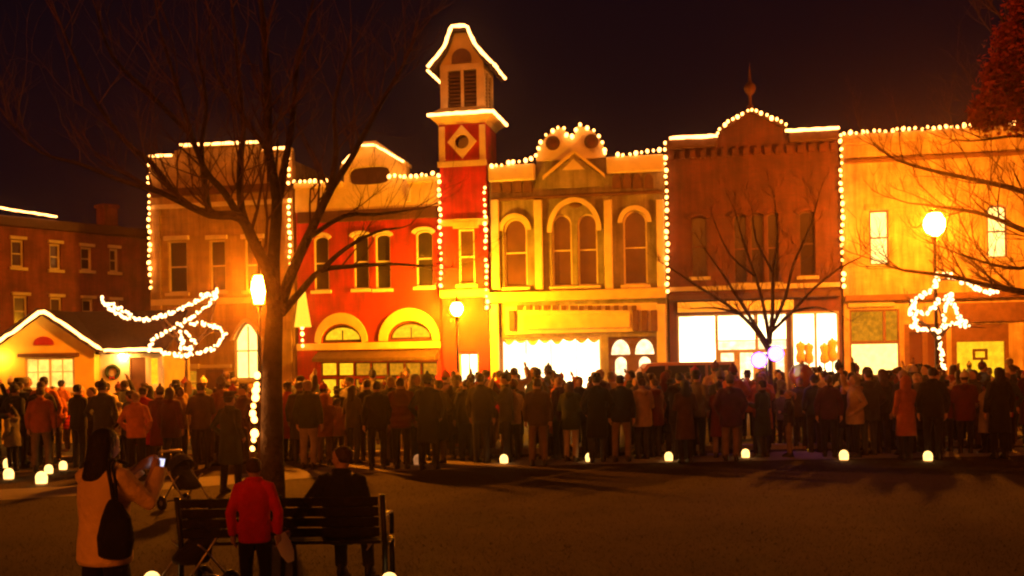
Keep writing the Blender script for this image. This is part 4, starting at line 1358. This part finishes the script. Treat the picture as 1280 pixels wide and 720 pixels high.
def make_body(poseR, poseL, female=False, stance=0, seated=False, voxel=.013, turn=0.0, tilt=0.0):
    b = MB()
    M = head(b, turn, tilt)
    k = .92 if female else 1
    b.loft([(0, 0, z, rx * k, ry) for z, rx, ry in ((.86, .15, .11), (.95, .165, .115), (1.10, .14, .10), (1.25, .165, .11), (1.38, .17, .10), (1.44, .10, .075), (1.47, .06, .06))], 14)
    for side, ps in ((1, poseR), (-1, poseL)):
        s_, e, w = sleeve_pts(ps, side, .165 * k)
        d = (w - e).normalized()
        b.tube([s_, s_ * .5 + e * .5, e, e * .5 + w * .5, w], [.055, .047, .04, .036, .026], 10)
        hand(b, w + d * .015, d, side)
    for side in (1, -1):
        h, kn, an = legs(side, stance, seated)
        b.tube([h, h * .5 + kn * .5, kn, kn * .5 + an * .5, an], [.085, .075, .055, .05, .038], 10)
        b.tube([an, an + V((0, .04, -.05)), an + V((0, .13, -.065))], [.038, .036, .028], 8)
    me = fuse(b, 'person', voxel, [SKIN[0], EYE, LIP], 1)
    bm = bmesh.new(); bm.from_mesh(me)
    x = MB(); x.bm.free(); x.bm = bm
    for s_ in (-1, 1):
        x.ball(M @ V((s_ * .031, .078, .113)), (.011, .009, .008), 8, 6, 1)
    x.ball(M @ V((0, .074, .052)), (.024, .010, .007), 8, 6, 2)
    bm.to_mesh(me); bm.free()
    me.polygons.foreach_set('use_smooth', [True] * len(me.polygons))
    return me, M


def legs(side, stance, seated):
    if seated:
        return V((side * .09, 0, .90)), V((side * .13, .42, .90)), V((side * .14, .46, .50))
    f = {0: (0, 0), 1: (.07, -.05), 2: (-.10, .12)}[stance][0 if side > 0 else 1]
    sp = {0: .10, 1: .12, 2: .08}[stance]
    return V((side * .09, 0, .90)), V((side * (sp + .005), .015 + f * .5, .49)), V((side * sp, -.01 + f, .09))


def make_coat(kind, poseR, poseL, female=False, voxel=.02, hoodup=False, seated=False):
    b = MB()
    k = .92 if female else 1.0
    up = [(1.10, .182, .128), (1.24, .20, .135), (1.35, .20, .128), (1.42, .155, .105), (1.465, .09, .082), (1.505, .078, .078), (1.52, .07, .072)]
    lo = {'jacket': [(.80, .185, .135), (.83, .20, .15), (.95, .195, .145)], 'coat': [(.50, .225, .175), (.55, .225, .175), (.80, .21, .155), (.98, .19, .138)],
          'parka': [(.70, .215, .165), (.74, .225, .17), (.95, .22, .165)], 'puffer': [(.78, .19, .15), (.82, .235, .185), (.88, .205, .155), (.94, .24, .18), (1.01, .21, .15)]}[kind]
    if seated: lo = [(.84, .19, .15), (.90, .205, .155), (.98, .195, .145)]
    if kind == 'puffer':
        up = [(1.07, .24, .175), (1.14, .208, .148), (1.21, .243, .172), (1.28, .212, .145), (1.35, .215, .145), (1.42, .16, .115), (1.465, .10, .09), (1.51, .085, .085)]
    w_ = 1.12 if kind in ('parka',) else 1
    b.loft([(0, 0, z, rx * k * (w_ if z > 1 else 1), ry * w_) for z, rx, ry in lo + up], 20, 2.2)
    rr = {'jacket': (.078, .066, .060, .055, .048), 'coat': (.078, .066, .058, .056, .052), 'parka': (.088, .076, .07, .064, .056), 'puffer': (.092, .08, .075, .07, .052)}[kind]
    for side, ps in ((1, poseR), (-1, poseL)):
        s_, e, w = sleeve_pts(ps, side, .17 * k)
        b.tube([s_ + V((-side * .05, 0, .005)), s_, s_ * .5 + e * .5, e, e * .5 + w * .5, w], [rr[0]] + list(rr), 10)
    if hoodup:
        b.loft([(0, -.01, 1.44, .11, .10), (0, .0, 1.52, .115, .115), (0, -.015, 1.60, .122, .125), (0, -.025, 1.68, .115, .115), (0, -.03, 1.74, .08, .08), (0, -.035, 1.765, .03, .03)], 16)
    elif kind in ('parka',):
        b.tube([(-.10, -.05, 1.47), (-.05, -.12, 1.46), (0, -.14, 1.44), (.05, -.12, 1.46), (.10, -.05, 1.47)], [.03, .05, .06, .05, .03], 8)
    else:
        b.tube([(.075 * math.cos(a), .075 * math.sin(a) + .005, 1.50 + .012 * math.sin(-a)) for a in [i * PI / 8 for i in range(17)]], .024, 6)
    return fuse(b, 'coat', voxel, [CLOTH['black']])


def make_trousers(stance, seated=False, voxel=.02, shorty=1.0):
    b = MB()
    b.loft([(0, 0, .80, .14, .11), (0, 0, .86, .17, .125), (0, 0, .96, .172, .125), (0, 0, 1.02, .16, .115)], 16)
    for side in (1, -1):
        h, kn, an = legs(side, stance, seated)
        b.tube([h, h * .5 + kn * .5, kn, kn * .4 + an * .6, an + V((0, 0, .0))], [.098, .088, .072, .066, .062], 12)
    return fuse(b, 'trousers', voxel, [DENIM])


def make_shoe(side, stance, seated):
    an = legs(side, stance, seated)[2]
    b = MB()
    z = an.z - .09
    b.loft([(an.x, an.y + .05, z + .004, .045, .135), (an.x, an.y + .05, z + .03, .05, .14), (an.x, an.y + .03, z + .07, .045, .11), (an.x, an.y - .01, z + .12, .045, .055), (an.x, an.y - .01, z + .14, .046, .05)], 12)
    return b.mesh('shoe', SHOE, True)


def hair_mesh(kind):
    b = MB()
    if kind in ('short', 'crop'):
        k = 1.0 if kind == 'short' else .97
        b.loft([(0, -.035, 1.575, .06 * k, .062), (0, -.03, 1.60, .080 * k, .078), (0, -.022, 1.645, .086 * k, .092), (0, -.012, 1.685, .083 * k, .10), (0, -.006, 1.71, .068 * k, .085), (0, -.004, 1.73, .04, .05), (0, 0, 1.738, .012, .015)], 16)
    elif kind == 'long':
        b.loft([(0, -.085, 1.36, .075, .03), (0, -.085, 1.40, .10, .042), (0, -.06, 1.47, .105, .06), (0, -.04, 1.54, .100, .078), (0, -.028, 1.61, .095, .09), (0, -.018, 1.67, .090, .10), (0, -.008, 1.71, .072, .088), (0, -.004, 1.735, .04, .05), (0, 0, 1.742, .012, .015)], 16)
    elif kind == 'ponytail':
        b.loft([(0, -.035, 1.58, .06, .062), (0, -.03, 1.61, .080, .08), (0, -.02, 1.66, .085, .095), (0, -.01, 1.70, .072, .088), (0, -.004, 1.73, .04, .05), (0, 0, 1.738, .012, .015)], 16)
        b.tube([(0, -.10, 1.67), (0, -.15, 1.65), (0, -.165, 1.58), (0, -.15, 1.48)], [.025, .034, .034, .012], 8)
    elif kind == 'knit hat':
        b.loft([(0, -.008, 1.635, .094, .108), (0, -.008, 1.665, .098, .112), (0, -.008, 1.672, .092, .106), (0, -.012, 1.72, .084, .095), (0, -.016, 1.755, .06, .07), (0, -.018, 1.775, .025, .03)], 18)
        b.ball((0, -.018, 1.795), .032, 8, 6)
    elif kind == 'cap':
        b.loft([(0, -.01, 1.65, .09, .104), (0, -.01, 1.70, .085, .098), (0, -.01, 1.735, .055, .065), (0, -.01, 1.745, .015, .02)], 18)
        b.loft([(0, .11, 1.648, .07, .07), (0, .11, 1.66, .066, .065)], 14)
    elif kind == 'hat':
        b.loft([(0, -.005, 1.665, .15, .165), (0, -.005, 1.675, .148, .163), (0, -.008, 1.68, .092, .106), (0, -.01, 1.75, .08, .095), (0, -.01, 1.775, .07, .085), (0, -.01, 1.778, .02, .02)], 18)
    return fuse(b, 'hair' if kind in ('short', 'crop', 'long', 'ponytail') else 'hat', .012, [HAIR['dark']], 2)


HM = {}
def hair(kind):
    if kind not in HM: HM[kind] = hair_mesh(kind)
    return HM[kind]


PM = {}
def pget(fn, key):
    if key not in PM: PM[key] = fn()
    return PM[key]


def wear(o, m):
    """material of this object alone; mesh stays shared"""
    o.material_slots[0].link = 'OBJECT'; o.material_slots[0].material = m
    return o


def person(loc, face, pose, coat, colour, headwear, hcol, label, h=1.72, female=False, stance=0, trouser=None, skin=0, group=None, hoodup=False, shoes=True, child=False):
    pr, pl = pose if isinstance(pose, tuple) else (pose, pose)
    me, M = pget(lambda: make_body(pr, pl, female, stance), ('b', pr, pl, female, stance))
    o = link('person', me, None, loc=loc)
    wear(o, SKIN[skin])
    k = h / 1.735
    o.scale = (k * (1.06 if child else 1), k * (1.06 if child else 1), k); o.rotation_euler = (0, 0, -face)
    tag(o, label, 'person', group)
    c = link('coat', pget(lambda: make_coat(coat, pr, pl, female, .02, hoodup), ('c', coat, pr, pl, female, hoodup)), o); wear(c, CLOTH[colour] if isinstance(colour, str) else colour)
    t = link('trousers', pget(lambda: make_trousers(stance), ('t', stance)), o); wear(t, trouser or BLACKT)
    if shoes:
        for s_ in (1, -1):
            link('shoe', pget(lambda: make_shoe(s_, stance, False), ('s', s_, stance)), o)
    if headwear == 'hooded' or hoodup:
        pass
    elif headwear in ('short', 'crop', 'long', 'ponytail'):
        wear(link('hair', hair(headwear), o), HAIR[hcol])
    else:
        wear(link('hair', hair('crop'), o), HAIR['dark'])
        wear(link('hat', hair(headwear), o), CLOTH[hcol])
    return o


GROUP = 'people in the evening crowd'
SPOTS = [(125, 'by the ochre cottage'), (212, 'by the white porch'), (325, 'left of the big tree'), (388, 'right of the big tree'), (470, 'before the left arch'), (552, 'before the right arch'), (622, 'below the bell tower'),
         (690, 'left of the glaring window'), (757, 'before the glaring window'), (832, 'before the twin shop doors'), (896, 'beside the reddish brown van'), (945, 'left of the bare tree'), (1000, 'right of the bare tree'), (1062, 'before the bright shop bay'), (1128, 'by the grey car'), (1190, 'by the lit small tree'), (1235, 'before the yellow shop window'), (1400, 'at the right edge')]
ROWS = [(22.9, 'front row'), (24.4, 'second row'), (26.3, 'third row'), (28.6, 'fourth row'), (31.2, 'fifth row'), (34.2, 'sixth row'), (50, 'back row')]
USED = set()
rp = random.Random(77)


def place_name(px, Y):
    pl = next(n for x, n in SPOTS if px < x)
    rw = next(n for y, n in ROWS if Y < y)
    return pl, rw


def hw_words(hwr, hc):
    return {'short': f'short {hc} hair', 'crop': f'cropped {hc} hair', 'long': f'long {hc} hair', 'ponytail': f'a {hc} ponytail', 'hooded': 'hood up'}.get(hwr, f'{hc} {hwr}')


def crowd_label(colour, coat, hwr, hc, px, Y):
    pl, rw = place_name(px, Y)
    return f'person in {colour} {coat}, {hw_words(hwr, hc)}, {rw}, {pl}'


# people one can tell apart at the front of the crowd: px, Y, colour, coat, headwear, tint, pose, face, height, trousers, label
front = [
    (50, 21.9, 'rust', 'jacket', 'short', 'brown', 'down', -.3, 1.70, KHAKI, 'person in rust jacket and khaki trousers standing alone before the cottage window'),
    (18, 22.6, 'navy', 'parka', 'knit hat', 'charcoal', 'pocket', .4, 1.74, None, 'person in navy parka and charcoal knit hat at the left edge'),
    (97, 22.4, 'black', 'jacket', 'short', 'dark', 'hold', .5, 1.74, None, 'person in black jacket with dark hair under the cottage gable’s right side'),
    (128, 22.0, 'charcoal', 'coat', 'knit hat', 'black', 'pocket', .1, 1.78, None, 'tall person in charcoal coat and black knit hat before the white porch'),
    (169, 20.4, 'orange', 'jacket', 'short', 'fair', 'pocket', -.1, 1.60, None, 'person in bright orange jacket with fair hair below the cottage door'),
    (212, 21.4, 'maroon', 'parka', 'long', 'brown', 'down', .3, 1.66, DENIM, 'person in maroon parka with long brown hair just right of the porch'),
    (250, 21.8, 'brown', 'jacket', 'cap', 'maroon', 'hold', -.4, 1.74, None, 'person in brown jacket and maroon cap left of the big tree'),
    (286, 17.6, 'dark green', 'coat', 'hat', 'black', 'pocket', .5, 1.62, None, 'person in long dark green coat and brimmed hat near the big tree trunk'),
    (384, 21.3, 'dark green', 'jacket', 'short', 'fair', 'down', .2, 1.76, cloth('pale_jeans', (.26, .2, .14)), 'person in dark green jacket and pale jeans right of the big tree'),
    (404, 22.2, 'orange', 'parka', 'hooded', '', 'hold', -.2, 1.45, KHAKI, 'child in orange hooded parka before the red building’s left arch'),
    (440, 22.3, 'olive', 'jacket', 'long', 'dark', 'hold', .6, 1.62, DENIM, 'person in olive jacket with long dark hair between the two arches'),
    (470, 20.9, 'black', 'jacket', 'short', 'dark', 'down', -.2, 1.72, None, 'person in black jacket and trousers at front below the red building middle'),
    (500, 21.0, 'maroon', 'puffer', 'short', 'brown', 'pocket', .1, 1.78, None, 'broad person in maroon puffer jacket at front below the right arch'),
    (534, 20.8, 'navy', 'coat', 'knit hat', 'navy', 'pocket', .25, 1.82, None, 'tall person in navy coat and navy knit hat at front beside the tower'),
    (600, 22.0, 'charcoal', 'jacket', 'short', 'dark', 'down', .4, 1.82, DENIM, 'tall person in charcoal jacket and jeans below the bell tower'),
    (640, 22.6, 'cream', 'jacket', 'knit hat', 'maroon', 'hold', -.5, 1.62, None, 'person in cream jacket and maroon knit hat before the glaring window'),
    (671, 21.2, 'brown', 'jacket', 'short', 'brown', 'down', .1, 1.72, KHAKI, 'person in brown jacket and khaki trousers before the glaring window'),
    (712, 21.9, 'dark green', 'parka', 'long', 'brown', 'hold', .5, 1.64, cloth('pale_trousers', (.3, .24, .17)), 'person in dark green parka and pale trousers right of the glaring window middle'),
    (745, 21.7, 'black', 'coat', 'hat', 'black', 'pocket', 0, 1.76, DENIM, 'person in long black coat and brimmed hat before the twin shop doors'),
    (775, 21.7, 'navy', 'jacket', 'cap', 'navy', 'down', .3, 1.74, KHAKI, 'person in navy jacket and navy cap before the twin shop doors'),
    (855, 21.2, 'brown', 'coat', 'long', 'dark', 'hold', -.3, 1.64, None, 'person in brown coat with long dark hair before the reddish brown van'),
    (912, 21.5, 'plum', 'parka', 'knit hat', 'grey', 'pocket', .2, 1.70, KHAKI, 'person in plum parka and grey knit hat left of the bare tree'),
    (950, 23.0, 'rust', 'jacket', 'long', 'fair', 'phone', .2, 1.66, DENIM, 'person in rust jacket with fair hair filming beside the bare tree'),
    (1131, 21.2, 'rust', 'coat', 'hooded', '', 'pocket', -.25, 1.62, BLACKT, 'person in rust hooded coat and black trousers below the lit small tree'),
    (1165, 21.0, 'black', 'jacket', 'short', 'dark', 'down', .15, 1.80, BLACKT, 'tall person in black jacket beside the rust-coated person on the right'),
    (1248, 21.0, 'black', 'coat', 'long', 'dark', 'down', -.1, 1.78, BLACKT, 'person in long black coat with long dark hair at the right edge'),
    (1035, 22.0, 'plum', 'jacket', 'ponytail', 'brown', 'down', .3, 1.66, BLACKT, 'person in plum jacket with brown ponytail before the bright shop bay'),
    (1085, 22.2, 'charcoal', 'parka', 'cap', 'black', 'pocket', -.3, 1.76, DENIM, 'person in charcoal parka and black cap left of the rust-coated person'),
    (1205, 22.3, 'maroon', 'parka', 'knit hat', 'cream', 'hold', .3, 1.66, BLACKT, 'person in maroon parka and cream knit hat before the yellow shop window'),
]
taken = []
for px, Y, colr, ct, hwr, hc, ps, fa, h, tr, lab in front:
    p = ground_at(px, Y)
    child = h < 1.5
    person(p, fa, ps, ct, colr, hwr, hc, lab, h, ct != 'puffer' and hwr in ('long', 'ponytail'), rp.choice((0, 1)), tr, 0, GROUP, hwr == 'hooded', True, child)
    taken.append((p.x, p.y))

BLOCK = [(ground_at(836, 36).x, 36, 2.6, 1.2), (ground_at(1062, 36.2).x, 36.2, 2.6, 1.2), (ground_at(571, 43.2).x, 43.2, .4, .4), (ground_at(1168, 36.5).x, 36.5, .4, .4), (ground_at(963, 24.6).x, 24.6, .25, .25), (ground_at(958, 24.0).x, 24.0, .6, .5), (ground_at(1179, 27.1).x, 27.1, .3, .3), (ground_at(53, 32).x + .8, 32, 3.6, 2.2), (ground_at(323, 26).x, 26, .3, .3), (ground_at(232, 29.3).x, 29.3, .3, .3)]


def free(x, y, d):
    for bx, by, wx, wy in BLOCK:
        if abs(x - bx) < wx and abs(y - by) < wy: return False
    return all((x - a) ** 2 + (y - b) ** 2 > d * d for a, b in taken)


dark = ['black', 'charcoal', 'navy', 'brown', 'maroon', 'dark green', 'plum', 'olive', 'grey', 'blue']
brt = ['rust', 'tan', 'red', 'cream', 'orange']
quota = [(21.8, 23.6, 78, .42), (23.7, 25.3, 72, .44), (25.4, 27.6, 54, .5), (27.7, 30.2, 36, .6), (30.3, 33.5, 20, .6), (33.6, 38.5, 10, .6)]
for y0, y1, cnt, dmin in quota:
    n = tries = 0
    while n < cnt and tries < 4000:
        tries += 1
        px = rp.uniform(-12, 1295); Y = rp.uniform(y0, y1)
        p = ground_at(px, Y)
        if not free(p.x, p.y, dmin): continue
        for _ in range(60):
            colr = rp.choice(dark) if rp.random() < .74 else rp.choice(brt)
            ct = rp.choice(('jacket', 'jacket', 'coat', 'parka', 'puffer'))
            hwr = rp.choice(('short', 'short', 'crop', 'long', 'ponytail', 'knit hat', 'knit hat', 'cap', 'hat', 'hooded'))
            hc = '' if hwr == 'hooded' else rp.choice(('dark', 'brown', 'brown', 'fair', 'grey')) if hwr in ('short', 'crop', 'long', 'ponytail') else rp.choice(('black', 'maroon', 'grey', 'cream', 'red', 'navy') if hwr == 'knit hat' else ('black', 'navy', 'brown'))
            lab = crowd_label(colr, ct, hwr, hc, px, Y)
            if lab not in USED: break
        USED.add(lab)
        ps = rp.choice(('down', 'pocket', 'pocket', 'hold', 'hold', 'fold', 'phone', ('up', 'pocket')))
        fa = rp.gauss(0, .8) if rp.random() < .6 else rp.uniform(-PI, PI)
        h = min(1.92, rp.gauss(1.69, .095))
        if rp.random() < .13: h = rp.uniform(1.1, 1.48)
        person(p, fa, ps, ct, colr, hwr, hc, lab, h, hwr in ('long', 'ponytail'), 0, rp.choice((BLACKT, DENIM, KHAKI, CLOTH['charcoal'])), rp.choice((0, 0, 0, 1, 2)), GROUP, hwr == 'hooded', Y < 23.7, h < 1.5)
        taken.append((p.x, p.y)); n += 1

# amber balloon above the crowd
c = at(1002, 470, 24.0)
e = empty('balloon', c, 0, 'round brown see-through balloon floating just above the crowd', 'balloon')
m, nt, out = new_mat('balloon_film')
p = nt.nodes.new('ShaderNodeBsdfPrincipled')
p.inputs['Base Color'].default_value = (.35, .12, .05, 1); p.inputs['Roughness'].default_value = .12; p.inputs['Alpha'].default_value = .75
nt.links.new(p.outputs[0], out.inputs['Surface'])
MB().lathe([(.01, -.31), (.03, -.29), (.16, -.22), (.25, -.1), (.28, .03), (.24, .16), (.15, .24), (.04, .28), (.005, .285)], 20).build('skin', m, e, True)
MB().tube([(0, 0, -.3), (.02, 0, -.55), (-.01, .03, -.8)], .006, 4).build('string', M_PAPER, e)


# --- the three people and the bench in the foreground ------------------------------------
def special(loc, face, pose, coat, colour, label, h, female=False, seated=False, hoodup=False, turn=0.0, tilt=0.0, trouser=None, hairk=None, hc='dark', stance=0, child=False):
    pr, pl = pose
    me, M = make_body(pr, pl, female, stance, seated, .0075, turn, tilt)
    o = link('person', me, None, loc=loc)
    k = h / 1.735
    o.scale = (k * (1.08 if child else 1), k * (1.08 if child else 1), k); o.rotation_euler = (0, 0, -face)
    tag(o, label, 'person')
    c = link('coat', make_coat(coat, pr, pl, female, .013, hoodup, seated), o); wear(c, colour)
    t = link('trousers', make_trousers(stance, seated, .014), o); wear(t, trouser or BLACKT)
    for s_ in (1, -1):
        link('shoe', make_shoe(s_, stance, seated), o)
    if hairk:
        hh = link('hair', hair(hairk), o); wear(hh, HAIR[hc])
        hh.matrix_local = M @ Matrix.Translation((0, -.015, -1.50))
    return o


wY = 7.2
wl = ground_at(127, wY)
TANC = cloth('tan_fleece', (.80, .56, .20), .15)
woman = special(wl, .55, ('phone', 'phone'), 'jacket', TANC, 'woman in tan fleece jacket with long dark hair, holding up a lit phone', 1.66, True, hairk='long', stance=1, trouser=BLACKT, tilt=-.1)
woman.children[0].scale = (1.12, 1.12, 1.0)
# extra fall of hair over her back is part of the same hair mesh; phone between the raised hands
Mw = Matrix.Translation(wl) @ Matrix.Rotation(-.55, 4, 'Z') @ Matrix.Diagonal((1.66 / 1.735,) * 3 + (1,))
pp = Mw @ V((0.02, .47, 1.455))
ph = empty('phone', pp, -.55 + .35, 'phone with glowing screen held up by the woman in tan', 'phone')
MB().box(-.075, .075, -.005, .005, -.038, .038).build('case', M_IRON, ph, bevel=.004)
MB().box(-.068, .068, -.0072, -.0055, -.033, .033).build('screen', G_SCREEN, ph)
ph.rotation_euler = (-.25, 0, -.75); ph.scale = (1.1, 1.1, 1.1)
# bag
bg = empty('shoulder_bag', (wl.x + .14, wl.y - .20, 1.02), -.35, 'black shoulder bag hanging at the back of the woman in tan', 'bag')
bb = MB()
bb.loft([(0, 0, -.19, .07, .045), (0, 0, -.17, .12, .065), (.01, 0, -.05, .135, .075), (.015, 0, .08, .105, .06), (.0, 0, .17, .05, .04), (-.01, 0, .20, .02, .02)], 16, 2.4)
link('bag', fuse(bb, 'bag', .012, [CLOTH['black']]), bg)
MB().tube(smooth([(-.0, .0, .17), (-.03, .015, .28), (-.08, .05, .38), (-.12, .13, .44), (-.10, .26, .40)]), .014, 6).build('strap', CLOTH['black'], bg, True)
MB().tube(smooth([(.02, .0, .17), (.0, .02, .29), (-.05, .055, .395), (-.09, .13, .44)]), .010, 6).build('strap', CLOTH['black'], bg, True)

rl_ = ground_at(315, 9.0)
REDC = cloth('red_padded', (.80, .008, .02), .15)
special(rl_, -.1, ('down', 'down'), 'jacket', REDC, 'child in bright red jacket with brown hair standing by the bench, back to us', 1.30, True, stance=0, trouser=BLACKT, hairk='short', hc='brown', child=False)

bY = 10.1
bc = ground_at(356, bY)
bench = empty('park_bench', bc, -.03, 'dark slatted park bench seen from behind in the foreground', 'bench')
st = MB()
for i in range(5):
    st.box(-.9, .9, -.2 + i * .1, -.2 + i * .1 + .085, .42, .45)
M_BENCH = mat('bench_wood', (.010, .007, .006), .95, .4, 12, .3, 40)
st.build('seat', M_BENCH, bench)
bk = MB()
for i in range(4):
    y = -.25 - i * .022
    bk.box(-.9, .9, y - .015, y + .015, .50 + i * .095, .50 + i * .095 + .078)
bk.build('backrest', M_BENCH, bench)
for x in (-.94, 0, .94):
    fr = MB()
    fr.tube([(x, -.22, 0), (x, -.2, .42), (x, -.3, .88)], .026, 8)
    fr.tube([(x, .26, 0), (x, .25, .42)], .026, 8)
    fr.tube([(x, -.22, .40), (x, .27, .40)], .022, 8)
    fr.build('leg_frame', M_IRON, bench, True)
for x in (-.94, .94):
    MB().tube(smooth([(x, -.27, .66), (x, -.1, .67), (x, .15, .66), (x, .26, .62), (x, .26, .44)]), .022, 8).build('arm', M_IRON, bench, True)
# seated man: hips on the seat
NAVYC = cloth('black_wool', (.012, .011, .015), .2)
man = special((ground_at(424, bY).x, bY + .02, -.40), .1, ('down', 'drape'), 'jacket', NAVYC, 'man in dark jacket sitting on the bench, head turned left, arm over backrest', 1.70, seated=True, turn=1.15, trouser=CLOTH['charcoal'], hairk='short', hc='brown')
Mm = man.matrix_basis
hp = Mm @ V((-.44, -.40, .84))
pg = empty('folded_programme', hp, .3, 'folded pale paper held over the bench back by the seated man', 'paper')
pb = MB()
for q, w in (((-.05, 0, .12), (.05, .0, .12)), ((-.055, -.02, .0), (.06, -.01, .0)), ((-.03, -.01, -.14), (.03, .01, -.14))):
    pass
sh = []
for z, w, y in ((.13, .05, .0), (.04, .065, -.015), (-.06, .06, -.02), (-.15, .03, -.005)):
    sh.append([(-w, y, z), (w, y - .01, z), (w, y + .004, z), (-w, y + .014, z)])
pb.skin([pb.ring(r) for r in sh])
pb.build('sheet', M_PAPER, pg)
pg.rotation_euler = (.1, -.35, .3)


def pushchair(label, px, Y, rz, k):
    e = empty('pushchair', ground_at(px, Y), rz, label, 'pushchair', 'pushchairs parked on the lawn')
    f = MB()
    for x in (-.24, .24):
        f.tube([(x, -.42, .98), (x, -.25, .75), (x, .30, .16)], .015, 6)
        f.tube([(x, -.32, .14), (x, .02, .52), (x, .12, .60)], .014, 6)
    f.tube([(-.24, -.42, .98), (.24, -.42, .98)], .018, 7)
    f.tube([(-.24, -.32, .14), (.24, -.32, .14)], .012, 6)
    f.build('frame', MATS['car_metal'], e, True)
    MB().tube([(-.2, -.425, .985), (.2, -.425, .985)], .024, 8).build('handle_grip', M_PALE, e, True)
    s = MB()
    s.loft([(0, .05, .36, .2, .17), (0, .03, .42, .22, .19), (0, -.02, .5, .21, .15), (0, -.12, .62, .2, .06), (0, -.18, .8, .19, .04)], 14, 3)
    s.build('seat', CLOTH['black'], e, True)
    hd = MB()
    rs = []
    for i in range(5):
        a = rad(20 + 30 * i)
        rs.append(hd.ring([(.22 * math.cos(PI * j / 8), -.12 - .26 * math.cos(a) * math.sin(PI * j / 8) ** .5 * .8, .66 + .30 * math.sin(a) * math.sin(PI * j / 8) ** .6) for j in range(9)]))
    for a, b in zip(rs, rs[1:]):
        for j in range(8): hd.face([a[j], a[j + 1], b[j + 1], b[j]])
    hd.build('canopy', CLOTH['navy'], e, True)
    for x in (-.25, .25):
        for y, r in ((-.33, .12), (.30, .095)):
            w = MB().lathe([(r * .7, -.02), (r, -.02), (r, .02), (r * .7, .02)], 16).build('wheel', M_IRON, e, True)
            w.location = (x, y, r); w.rotation_euler = (0, PI / 2, 0)
            MB().lathe([(.01, -.022), (r * .7, -.018), (r * .7, .018), (.01, .022)], 12).build('hub', MATS['car_metal'], w, True)
    e.scale = (k, k, k)
    return e


pushchair('dark pushchair with pale grip on the lawn left of the red jacket', 238, 9.9, 2.5, .78)
pushchair('dark pushchair further back on the lawn, near the flame luminary', 230, 15.6, -2.2, .85)
SUN_E = .95
HALO_HAZE = .0013
# ------------------------------------------------------------------ night sky, town glow, camera
w = bpy.data.worlds.new('World'); SC.world = w; w.use_nodes = True
nt = w.node_tree; nt.nodes.clear()
N, L = nt.nodes.new, nt.links.new
out = N('ShaderNodeOutputWorld')
bgn = N('ShaderNodeBackground'); bgn.inputs['Strength'].default_value = 1.0
tc = N('ShaderNodeTexCoord'); sx = N('ShaderNodeSeparateXYZ')
L(tc.outputs['Generated'], sx.inputs[0])
rp_ = N('ShaderNodeValToRGB')
rp_.color_ramp.elements[0].position = 0.0; rp_.color_ramp.elements[0].color = (.0055, .0018, .0034, 1)
rp_.color_ramp.elements[1].position = .45; rp_.color_ramp.elements[1].color = (.0045, .0018, .0036, 1)
L(sx.outputs['Z'], rp_.inputs['Fac']); L(rp_.outputs['Color'], bgn.inputs['Color'])
L(bgn.outputs[0], out.inputs['Surface'])

sl = bpy.data.lights.new('town_glow', 'SUN'); sl.energy = SUN_E; sl.angle = rad(25); sl.color = (1.0, .175, .006)
so = bpy.data.objects.new('town_glow', sl); COL.objects.link(so)
d = Vector((.30, 1.0, -.30)).normalized()
so.rotation_euler = d.to_track_quat('-Z', 'Y').to_euler(); so.location = (-10, -20, 15)

cam = bpy.data.cameras.new('camera'); co = bpy.data.objects.new('camera', cam); COL.objects.link(co)
cam.sensor_fit = 'HORIZONTAL'; cam.sensor_width = 36; cam.lens = FPX / 1280 * 36
cam.shift_y = (HY - 360) / 1280
cam.clip_start = .1; cam.clip_end = 2000
M = Matrix(((CR, SR, 0), (0, 0, -1), (-SR, CR, 0))).to_4x4()
M.translation = (0, 0, HC)
co.matrix_world = M
SC.camera = co
SC.render.engine = 'CYCLES'
cy = SC.cycles
cy.use_denoising = True
cy.max_bounces = 5; cy.diffuse_bounces = 2; cy.glossy_bounces = 2; cy.transparent_max_bounces = 6
cy.sample_clamp_indirect = 3.0
cy.filter_width = 2.2
vs_ = SC.view_settings
vs_.view_transform = 'Standard'; vs_.look = 'None'; vs_.exposure = 0; vs_.gamma = 1; vs_.use_curve_mapping = False
SC.display_settings.display_device = 'sRGB'


# thin volume added to halo the lamps, in place of lens bloom
hz = MB().box(-130, 130, -40, 150, -1.2, 22).build('halo_haze', [])
hz['kind'] = 'stuff'
m = bpy.data.materials.new('halo_volume'); m.use_nodes = True; nt = m.node_tree; nt.nodes.clear()
o_ = nt.nodes.new('ShaderNodeOutputMaterial'); v_ = nt.nodes.new('ShaderNodeVolumePrincipled')
v_.inputs['Color'].default_value = (.8, .55, .44, 1); v_.inputs['Density'].default_value = HALO_HAZE; v_.inputs['Anisotropy'].default_value = .95
nt.links.new(v_.outputs[0], o_.inputs['Volume'])
hz.data.materials.append(m)
cy.volume_bounces = 0
